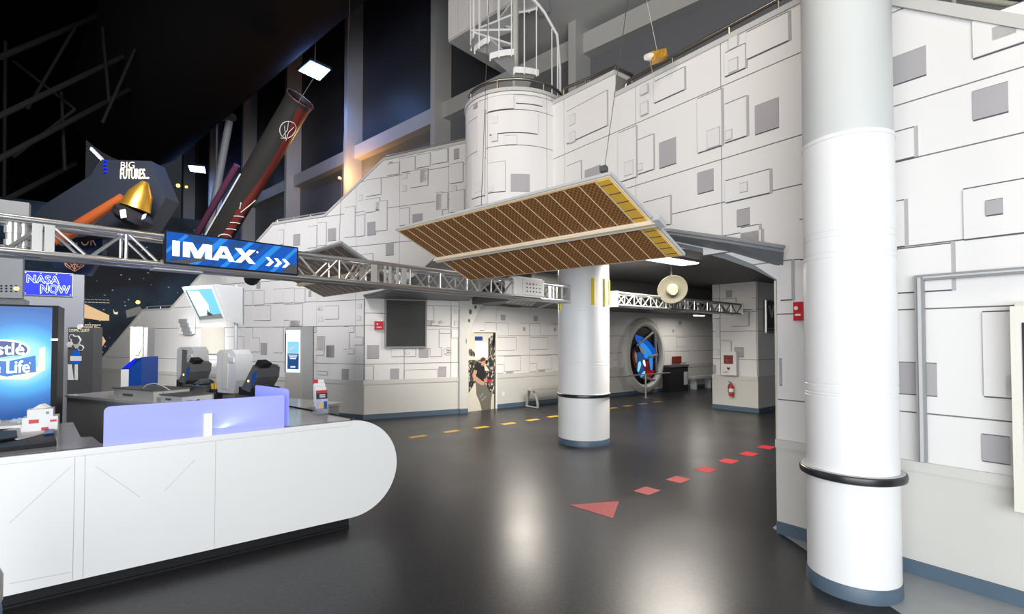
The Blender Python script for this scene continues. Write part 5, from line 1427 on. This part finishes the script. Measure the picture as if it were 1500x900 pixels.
tt, kp = kiosk(191, 209.5, 479, 570, 9.6, 'olive grey kiosk board with a white cloud shape by the stair foot', 'olive', [], ('QUEST', 193, 481, 207, 485))
obj('cloud_cutout', MB().poly(kp, [kp.hit(*p) for p in ((198, 521), (196, 505), (199, 492), (203, 492), (206, 500), (208, 507), (206, 514), (203, 521))], 0, .02), 'paper', tt)
obj('side', MB().box(kp, sx(kp, 209.5), sx(kp, 215), 0, kp.hit(200, 480)[1], -.2, -.02), 'mgrey', tt)
bk = Plane(dep(178, 560, 8.6), V((1, 0, 0)))
s0, s1, s2 = sx(bk, 178), sx(bk, 189.5), sx(bk, 208)
zA, zB = bk.hit(178, 541)[1], bk.hit(200, 525)[1]
t = thing('info_stand', bk.pt((s0 + s2) / 2, 0, -.2), 'blue info stand with a sloped lit screen by the stair foot', 'kiosk')
obj('body', MB().box(bk, s1, s2, 0, zA, -.4, 0), 'blueplastic', t)
obj('head', MB().poly(bk, [(s0, zA), (s1, zA), (s2 - .02, zB), (s1 + .1, zB + .0)], -.4, 0.0), 'blueplastic', t)
obj('head_back', MB().poly(bk, [(s1, zA), (s2, zA), (s2, zB + .02), (s2 - .04, zB)], -.4, 0.0), 'blueplastic', t)
obj('white_front', MB().box(bk, s0, s1, 0, zA - .005, -.4, .0), 'paper', t)
obj('screen', MB().poly(bk, [(s0 + .03, zA + .015), (s1 + .0, zA + .015), (s2 - .08, zB - .02), (s1 + .09, zB - .02)], .0, .012), 'e_nasa', t)

# ---- tilted screen on its post
sp = Plane(dep(275, 420, 8.2), dep(324, 415, 8.2 * 1.0) - dep(275, 420, 8.2))
tl, tr_, br, bl = sp.pt(*sp.hit(272, 422)), sp.pt(*sp.hit(316, 419.5)), sp.pt(*sp.hit(326, 471), -.12), sp.pt(*sp.hit(286, 474), -.12)
tl, tr_ = sp.pt(*sp.hit(272, 422), .1), sp.pt(*sp.hit(316, 419.5), .1)
t = thing('monitor', (bl + br) / 2, 'white framed monitor showing a ship at sea, tilted on a post', 'screen')
nn = (tr_ - tl).cross(bl - tl).normalized()
if nn.dot(CAM - tl) < 0: nn = -nn
obj('frame', MB().prism([tl, tr_, br, bl], -nn * .06), 'white', t)
def bil(x, y): return tl.lerp(tr_, x).lerp(bl.lerp(br, x), y)
def sq(name, pts, mt, off): obj(name, MB().prism([bil(x, y) + nn * off for x, y in pts], nn * .001), mt, t)
obj('screen', MB().prism([bil(.09, .08) + nn * .002, bil(.94, .08) + nn * .002, bil(.93, .88) + nn * .002, bil(.09, .88) + nn * .002], nn * .004), 'e_cyan', t)
sq('cloud_picture', [(.12, .10), (.5, .12), (.62, .5), (.5, .8), (.14, .82)], 'e_pale', .007)
sq('sea_picture', [(.09, .80), (.93, .76), (.93, .88), (.09, .88)], 'mgrey', .008)
sq('ship_picture', [(.42, .76), (.47, .70), (.5, .62), (.53, .70), (.62, .77), (.58, .80), (.44, .80)], 'dgrey', .009)
sq('dark_margin', [(.09, .08), (.12, .08), (.12, .88), (.09, .88)], 'dgrey', .010)
ps = sp.pt(*sp.hit(333, 450), -.25)
obj('rear_case', MB().prism([tr_ - nn * .06, br - nn * .06, sp.pt(*sp.hit(341, 476), -.3), sp.pt(*sp.hit(341, 420), -.3)], -nn * .05), 'lgrey', t)
pz = (sp.hit(331, 478)[1])
pq_ = sp.pt(sp.hit(331, 478)[0], 0, -.3)
obj('post', MB().tube([V((pq_.x, pq_.y, 0)), V((pq_.x, pq_.y, sp.hit(331, 415)[1]))], .03, 10), 'lgrey', t)
s0, z1 = LW.hit(299, 480); s1, z0 = LW.hit(330, 519)
obj('blank_board', MB().box(LW, s0, s1, z0, z1, .036, .07), 'beige', None, 'blank beige board below the tilted monitor', 'board')
wq = LW
s0, z1 = wq.hit(266, 464); s1, z0 = wq.hit(288, 490)
t = thing('literature_rack', wq.pt((s0 + s1) / 2, z0, .05), 'white leaflet rack with grey slots on the stair wall left of the monitor', 'rack')
obj('back', MB().box(wq, s0, s1, z0, z1, .04, .06), 'paper', t)
for k in range(4): obj('slot', MB().box(wq, s0 + (s1 - s0) * (.05 + .1 * k), s0 + (s1 - s0) * (.55 + .1 * k), z1 - (z1 - z0) * (.15 + .23 * k) - .1, z1 - (z1 - z0) * (.15 + .23 * k), .06, .09), 'mgrey', t)
# ---- totem screen before the wall
tp = Plane(dep(418, 560, 7.9), dep(444, 562, 7.75) - dep(418, 560, 7.9))
s0, z1 = tp.hit(418, 479); s1 = sx(tp, 443.5)
t = thing('info_totem', tp.pt((s0 + s1) / 2, 0, -.1), 'slim grey totem with a lit information screen before the stair wall', 'kiosk')
obj('face', MB().box(tp, s0, s1, 0, z1, -.05, 0), 'tillgrey', t)
obj('side', MB().prism([tp.pt(s1, 0), tp.pt(s1, 0) + V((.135, .06, 0)), tp.pt(s1, 0) + V((.08, .25, 0)), tp.pt(s1, 0, -.05)], (0, 0, z1)), 'mgrey', t)
q0, q1 = tp.hit(420, 485)[0], tp.hit(440, 485)[0]; qz0, qz1 = tp.hit(430, 546)[1], tp.hit(430, 484)[1]
w_, h_ = q1 - q0, qz1 - qz0
obj('screen', MB().box(tp, q0, q1, qz0, qz1, 0, .01), 'e_pale', t)
obj('picture', MB().box(tp, q0 + w_ * .12, q1 - w_ * .06, qz0 + h_ * .46, qz0 + h_ * .73, .01, .012), 'e_cyan2' if 'e_cyan2' in M else 'e_cyan', t)
obj('picture_wave', MB().poly(tp, [(q0 + w_ * .2, qz0 + h_ * .5), (q0 + w_ * .5, qz0 + h_ * .56), (q0 + w_ * .85, qz0 + h_ * .66), (q0 + w_ * .6, qz0 + h_ * .62), (q0 + w_ * .3, qz0 + h_ * .6)], .012, .013), 'paper', t)
obj('text_block', MB().box(tp, q0 + w_ * .12, q1 - w_ * .06, qz0 + h_ * .08, qz0 + h_ * .45, .01, .012), 'e_navy', t)
for k in range(3): obj('text_line', MB().box(tp, q0 + w_ * (.2 + .05 * k), q1 - w_ * (.15 + .05 * k), qz0 + h_ * (.40 - .04 * k), qz0 + h_ * (.42 - .04 * k), .012, .013), 'e_pale', t)
obj('text_line', MB().box(tp, q0 + w_ * .35, q1 - w_ * .3, qz0 + h_ * .12, qz0 + h_ * .15, .012, .013), 'e_pale', t)
obj('edge_bar', MB().box(tp, q0 - .02, q0, qz0, qz1 - .05, 0, .012), 'black', t)

# ---- right hand frame and display case
t = thing('door_surround', RW.pt(sx(RW, 1420), .79, .03), 'grey square metal frame fixed on the right wall behind the column', 'frame')
FRp = RW.shifted(.06)
a = FRp.hit(1340, 410); b = FRp.hit(1353, 672); topz = FRp.hit(1340, 404)[1]; topb = FRp.hit(1353, 416)[1]
sw = FRp.hit(1340, 410)[0]; sw2 = FRp.hit(1353, 410)[0]
obj('jamb', MB().box(RW, sw, sw2, .80, topz, .034, .075), 'framegrey' if 'framegrey' in M else 'mgrey', t)
obj('head', MB().box(RW, sw2, sw2 + 2.0, topz - (sw2 - sw) * .8, topz, .034, .075), 'mgrey', t)
obj('jamb_face', MB().box(RW, sw + .018, sw2 - .012, .80, topz - .02, .075, .085), 'lgrey', t)
obj('head_face', MB().box(RW, sw2, sw2 + 2.0, topz - (sw2 - sw) * .55, topz - .015, .075, .085), 'lgrey', t)
obj('jamb', MB().box(RW, sw2 + 2.0, sw2 + 2.07, .80, topz, .034, .075), 'mgrey', t)
DC = RW.shifted(.14)
s0, z1 = DC.hit(1479, 449); z0 = DC.hit(1479, 748)[1]
t = thing('poster_case', RW.pt(s0 + .35, z0, .1), 'cream framed poster case at the right edge of the right wall', 'display case')
M['cream'] = mat('case_cream', (.78, .76, .68), .4)
obj('case', MB().box(RW, s0, s0 + .75, z0, z1, .046, .14), 'cream', t)
obj('poster', MB().box(RW, DC.hit(1497.5, 500)[0], s0 + .65, z0 + .18, z1 - .10, .14, .145), 'navy', t)
obj('lamp_cap', MB().box(RW, s0 + .02, s0 + .7, z1, z1 + .02, .05, .13), 'beige', t)
# rail above right wall
def rr(px, py, off=-.1): return RW.pt(*RW.shifted(off).hit(px, py), off)
rail('handrail', [rr(1390, -6), rr(1500, 9), rr(1560, 16)], [rr(1397, -5), rr(1500, 9)], 'pale yellow-green rail at the top right above the right wall', r=.018, mt='olive', h=.2)

# ================================================================== DARK HALL ABOVE LEFT
# big duct parallel to the post wall
dd = WW.d; perp = -WW.n                 # perp points away from the viewer
camc = V((0, 0, CAMZ))
base = V((0, 0, 0)) + perp * 3.6
m = MB()
c0 = V((perp.x * 3.6, perp.y * 3.6, CAMZ + 7.4)); 
m.tube([c0 - dd * 20, c0 + dd * 3], 1.71, 40)
obj('duct', m, 'duct', None, 'huge dark round duct running below the black roof', 'duct')
struct('trim_duct_rim', MB().tube([c0 + perp * 1.60 - V((0, 0, .62)) - dd * 20, c0 + perp * 1.60 - V((0, 0, .62)) + dd * 3], .05, 6), 'duct')
# roof truss
t = thing('roof_truss', dep(90, 100, 12), 'dim dark steel roof truss at the upper left', 'truss')
M['rt'] = mat('roof_steel', (.012, .012, .013), .85, spec=.1)
for (a, b) in (((0, 84), (210, -5)), ((-5, 172), (290, 30)), ((-5, 235), (225, 112)), ((-5, 300), (110, 240))):
    obj('chord', MB().tube([dep(*a, 9.0), dep(*b, 12.5)], .05, 8), 'rt', t)
for (a, b) in (((232, -5), (150, 180)), ((8, 60), (6, 300)), ((90, 135), (95, 250)), ((20, 90), (110, 160)), ((110, 40), (40, 160)), ((110, 160), (20, 230)), ((160, 150), (150, 40))):
    obj('web', MB().tube([dep(*a, 10.5), dep(*b, 10.5)], .03, 6), 'rt', t)
# blue led floods
def blue_lamp(pts, z, label, w, target):
    c = sum((fl(px, py, z) for px, py in pts), V()) / len(pts)
    t = thing('flood_light', c, label, 'light fixture')
    P = [fl(px, py, z) for px, py in pts]
    obj('housing', MB().prism([p + (p - c) * .12 + V((0, 0, .012)) for p in P], (0, 0, .06)), 'dgrey', t)
    obj('led_face', MB().prism(P, (0, 0, .011)), 'e_blue', t)
    obj('hanger', MB().tube([c + V((0, 0, .06)), c + V((0, 0, 1.6))], .01, 6), 'dgrey', t)
    spot('flood_light_beam', c - V((0, 0, .08)), target, w, (.16, .34, 1.0), 150, .2)
    point('flood_light_glow', c + V((.15, -.1, -.25)), w * .16, (.10, .26, 1.0), .15)
blue_lamp([(438, 104), (455, 90), (483, 103), (468, 118)], 8.1, 'bright blue-white square flood light above the model rocket', 130, (-5.5, 13.5, 3.0))
blue_lamp([(276, 243), (299, 245), (301, 254), (279, 251)], 8.2, 'second blue-white flood light farther back by the dark duct', 110, (-14, 19, 3.0))
# assumed warm lamp, added for the orange glow on the posts
wp = dep(497, 262, 12.6)
t = thing('assumed_warm_lamp', wp, 'small assumed warm lamp added to wash the post base behind the stair wall', 'light fixture')
obj('case', MB().ball(wp, .06, 10), 'dgrey', t)
point('assumed_warm_lamp_glow', wp + V((.12, -.12, .1)), 60, (1, .5, .18), .12)  # added point light that puts the warm glow on the posts
# ---- model rocket
a = dep(437, 150, 10.2); b = dep(318, 352, 11.6)
ax = (b - a).normalized(); R0 = .27
t = thing('model_rocket', (a + b) / 2, 'dark slanted rocket-like banner tube with red band and white strokes', 'model')
obj('tube', MB().tube([a, b + ax * .3], R0, 32), 'rocketdark', t)
side = ax.cross(CAM - a).normalized()
if side.x < 0: side = -side
fr = ax.cross(side).normalized()
if fr.dot(CAM - a) < 0: fr = -fr
Lr = (b - a).length
def rs(u, w, r=R0 + .004): return a + ax * (Lr * u) + (side * math.sin(w) + fr * math.cos(w)) * r
def strip(mb, u0, u1, f0, f1, r, mi=0, n=14, k=4):
    vs = []; fs = []
    for i in range(n + 1):
        u = u0 + (u1 - u0) * i / n; w0, w1 = f0(i / n), f1(i / n)
        for j in range(k + 1): vs.append(rs(u, w0 + (w1 - w0) * j / k, r))
    for i in range(n):
        for j in range(k): fs.append((i * (k + 1) + j, i * (k + 1) + j + 1, (i + 1) * (k + 1) + j + 1, (i + 1) * (k + 1) + j))
    mb.add(vs, fs, mi, True); return mb
obj('red_band', strip(MB(), 0, 1.1, lambda x: .25 + .35 * math.sin(x * 5) * (x < .65) - .1, lambda x: .95 + .2 * math.sin(x * 4 + 1)  , R0 + .004), 'rocketred', t)
obj('top_flare', MB().lathe(a, [(R0 + .002, .02), (R0 + .012, -.08), (R0 + .018, -.08), (R0 + .010, .02)], 24, 0, ax, 0.0, 2 * math.pi), 'rocketdark', t)
obj('rim_line', MB().tube([a - ax * .08 + (side * math.cos(w) + fr * math.sin(w)) * (R0 + .016) for w in [2 * math.pi * k / 24 for k in range(25)]], .012, 5), 'rocketred', t)
m = MB()
for u in (.76, .81, .86): m.tube([rs(u, .15, R0 + .012), rs(u - .012, .5, R0 + .012), rs(u - .01, .9, R0 + .012)], .010, 5)
m.tube([rs(.66, .1, R0 + .012), rs(.70, .25, R0 + .012)], .012, 5).tube([rs(.72, .45, R0 + .012), rs(.66, .8, R0 + .012), rs(.62, 1.1, R0 + .012)], .010, 5)
m.tube([rs(.93 + .035 * math.sin(w), .45 + .5 * math.cos(w), R0 + .012) for w in [math.radians(40 + 280 * k / 14) for k in range(15)]], .012, 5)
obj('white_strokes', m, 'paper', t)
m = MB()
m.tube([rs(.14 + .05 * math.sin(w), .35 + .55 * math.cos(w), R0 + .012) for w in [2 * math.pi * k / 18 for k in range(19)]], .008, 5)
m.tube([rs(.10, .1, R0 + .012), rs(.14, .3, R0 + .012), rs(.18, .25, R0 + .012)], .007, 5).tube([rs(.11, .6, R0 + .012), rs(.15, .45, R0 + .012), rs(.2, .6, R0 + .012)], .007, 5).tube([rs(.13, .0, R0 + .012), rs(.19, .5, R0 + .012), rs(.2, .2, R0 + .012)], .007, 5)
obj('round_emblem', m, 'paper', t)
m = MB().tube([rs(.52, -1.0, R0 + .03), rs(1.06, -1.0, R0 + .03)], .018, 6)
obj('white_line', m, 'paper', t)
obj('side_tube', MB().tube([rs(.50, -1.5, R0 + .12), rs(1.08, -1.5, R0 + .14)], .07, 12), mat('purple_tube', (.10, .03, .06), .35), t)
obj('hanging_cable', MB().tube([a, dep(461, 112, 10.4), dep(462, 60, 10.4)], .008, 5), 'steel', t)
# round shade with posts behind
t = thing('hanging_ring', dep(330, 172, 14), 'dim grey disc with two poles hanging behind the rocket', 'ornament')
obj('disc', MB().lathe(dep(327, 172, 14), [(.30, 0), (.34, .02), (.34, .08), (.2, .12), (0, .12)], 28), 'dgrey', t)
obj('pole', MB().tube([dep(336, 178, 14), dep(305, 345, 14)], .10, 12), 'mgrey', t)
obj('pole', MB().tube([dep(318, 178, 14), dep(316, 330, 14)], .03, 8), 'dgrey', t)
# ---- future exhibit wedge
EXP = 8.6
P = [dep(*p, EXP) for p in ((60, 303), (133, 257), (147, 234), (221, 236), (243, 290), (215, 335), (80, 352), (40, 330))]
M['exh'] = mat('exhibit_slate', (.016, .020, .030), .5)
t = thing('exhibit_fin', P[0], 'slate blue angular exhibit fin with white lettering behind the truss', 'exhibit')
obj('fin', MB().prism(P, (0, .35, 0)), 'exh', t)
EP = Plane(dep(177, 250, EXP - .02), V((1, 0, 0)))
mm = MB(); text_px(mm, 'BIG', EP, (177, 237), (197, 247), .004); text_px(mm, 'FUTURES...', EP, (176.5, 247.5), (218, 262), .004, 0, .006)
obj('lettering', mm, 'e_soft', t)
obj('edge_light', MB().boxv(dep(131, 219, EXP), dep(148, 236, EXP) - dep(131, 219, EXP), V((0, .05, 0)), V((.02, 0, .05))), 'lgrey', t)
for k in range(4): obj('blue_light', MB().boxv(dep(151, 237 + 5.2 * k, EXP - .03), (.05, 0, 0), (0, .02, 0), (0, 0, .03)), 'e_nasa', t)
t = thing('hanging_telescope', dep(195, 300, 8.2), 'gold cone model with black tail hanging above the truss', 'model')
obj('gold_cone', MB().tube([dep(213, 267, 8.2), dep(206, 285, 8.17), dep(198, 306, 8.15)], [.05, .17, .22], 20), 'gold', t)
obj('orange_tube', MB().tube([dep(84, 352, 8.1), dep(180, 289, 8.15)], [.11, .07], 14), 'orange', t)
obj('black_tail', MB().lathe(dep(196, 318, 8.15), [(.22, -.12), (.30, -.05), (.30, .05), (.2, .12)], 14, 0, (.6, 0, 1)), 'black', t)
obj('white_patch', MB().boxv(dep(177, 320, 7.83), (.08, 0, .02), (0, .02, 0), (-.02, 0, .13)), 'paper', t)
obj('white_patch', MB().boxv(dep(207, 322, 7.83), (.05, 0, .02), (0, .02, 0), (.02, 0, .08)), 'lgrey', t)
t = thing('vector_sign', dep(110, 370, 8.9), 'dark panel with faint thin lettering and a line-drawn crest behind the truss', 'sign')
VP_ = Plane(dep(110, 370, 8.9), V((1, 0, 0)))
obj('panel', MB().poly(VP_, [VP_.hit(*p) for p in ((62, 335), (150, 335), (150, 372), (128, 404), (86, 396), (62, 378))], -.1, 0), 'navy', t)
mm = MB(); text_px(mm, 'VECTOR', VP_, (78, 345), (141, 360), .004); obj('lettering', mm, mat('dim_letter', (.35, .22, .18), .5, emit=(.35, .2, .15), es=.25), t)
m = MB()
def ep(x, y): return VP_.pt(*VP_.hit(x, y), .012)
for ch in (((93, 376), (97, 390), (110, 398), (123, 390), (128, 376)), ((98, 376), (110, 396), (122, 376)), ((93, 382), (104, 392), (116, 380)), ((127, 382), (116, 392), (104, 380)), ((110, 398), (110, 384))):
    m.tube([ep(*c) for c in ch], .008, 5)
obj('line_crest', m, mat('dim_copper', (.45, .22, .14), .4, emit=(.4, .2, .12), es=.35), t)
# ---- lit graphics on the mural wall
def mg(name, pts, mt, label, cat, off=.03):
    return obj(name, MB().poly(MU, [MU.hit(*p) for p in pts], off - .03, off), mt, None, label, cat)
mg('planet_graphic', [(121, 444), (160, 462), (160, 470), (150, 470), (121, 466)], 'e_warm', 'tan lit planet graphic on the star mural', 'picture')
t = thing('mural_caption', MU.pt(*MU.hit(140, 440), .03), 'pale lit caption lines on the star mural above the planet', 'sign')
def cap(y0, y1, x0, x1, txt):
    mm = MB(); text_px(mm, txt, MU, (x0, y0), (x1, y1), .01); obj('caption_line', mm, 'e_soft', t)
m = MB()
for y, x0, x1 in ((438.5, 121, 161), (442.5, 123, 161), (464, 121, 148), (475.5, 124, 148), (478.5, 122, 136)):
    a = MU.hit(x0, y); b = MU.hit(x1, y + 1.7)
    n_ = 7
    for k in range(n_):
        m.box(MU, a[0] + (b[0] - a[0]) * (k + .08) / n_, a[0] + (b[0] - a[0]) * (k + .85) / n_, b[1], a[1], .0, .01)
obj('caption_bars', m, 'e_soft', t)
mg('moon_graphic', [(166, 453), (168, 458), (173, 457), (172, 461), (167, 460)], 'e_soft', 'small pale crescent on the star mural', 'picture')
mg('orange_graphic', [(138, 478), (148, 480), (150, 492), (155, 500), (150, 508), (140, 502), (138, 492)], 'e_warm', 'orange lit spacecraft graphic on the star mural', 'picture')
mg('dim_graphic', [(184, 455), (205, 449), (209, 455), (200, 462), (186, 466)], 'olive', 'dim olive spacecraft graphic on the star mural', 'picture')
mg('blue_notice', [(160, 509), (168, 509), (168, 519), (160, 519)], 'lgrey', 'pale blue notice low on the star mural by the stair foot', 'sign')
c = dep(202, 443, 15.5)
obj('amber_lamp', MB().ball(c, .06, 10), 'e_amber', None, 'small amber lamp glowing before the star mural', 'light fixture')
for k, (px, py) in enumerate(((249, 272), (261, 272), (273, 274))):
    obj('amber_lamp', MB().ball(dep(px, py, 18), .07 if k == 1 else .05, 8), 'e_amber', None, ['left', 'middle', 'right'][k] + ' small amber lamp of three below the far blue flood', 'light fixture', 'three small amber lamps')
# dim dark cable tray under the sign on the truss
obj('shelf_strip', MB().box(SG, SG.hit(228, 392)[0], SG.hit(300, 392)[0], SG.hit(228, 393)[1], SG.hit(228, 391)[1], -.2, -.05), 'lgrey', None, 'thin pale strip below the truss left of the lit sign', 'cable tray')
# blue edge of something at the lower left corner
bl_ = fl(-22, 900)
t = thing('queue_bin', V((-2.02, 1.72, 0)), 'pale blue edge of a bin at the lower left corner', 'bin')
cbn = V((-2.12, 1.93, 0))
obj('body', MB().lathe(cbn, [(.09, 0), (.10, .02), (.105, .56), (.10, .60)], 24), mat('bin_blue', (.10, .25, .45), .4), t)
obj('cap', MB().lathe(cbn, [(.106, .60), (.106, .70), (.07, .80), (.0, .83)], 24), 'lgrey', t)
# ---- unseen fill lamp added behind the lit sign to brighten the stair wall
lp = FT.pt(1.62, 2.20, -.30)
t = thing('stair_wall_fill', lp, 'added unseen fill lamp on the back of the truss behind the lit sign', 'light fixture')
tgt = V((-9.0, 11.8, 1.2)); ld = (tgt - lp).normalized()
obj('barrel', MB().tube([lp - ld * .16, lp], [.05, .065], 14), 'black', t)
obj('clamp', MB().tube([lp - ld * .1, FT.pt(1.55, 2.22, -.11)], .015, 6), 'black', t)
spot('stair_wall_fill_beam', lp + ld * .05, tgt, 90, (1, .98, .96), 95, .06, .7)

# fill lamp added out of sight behind the sign partition, brightens the stair foot
lp = GP.pt(2.0, 2.52, -.32)
t = thing('stair_foot_fill', lp, 'small added fill lamp hidden on the back of the grey sign partition', 'light fixture')
tgt = V((-9.3, 12.3, .7)); ld = (tgt - lp).normalized()
obj('barrel', MB().tube([lp - ld * .1, lp], [.05, .065], 14), 'black', t)
obj('bracket', MB().tube([lp - ld * .05, GP.pt(2.0, 2.52, -.18)], .015, 6), 'black', t)
spot('stair_foot_fill_beam', lp + ld * .05, tgt, 700, (1, .99, .97), 84, .06, .7)
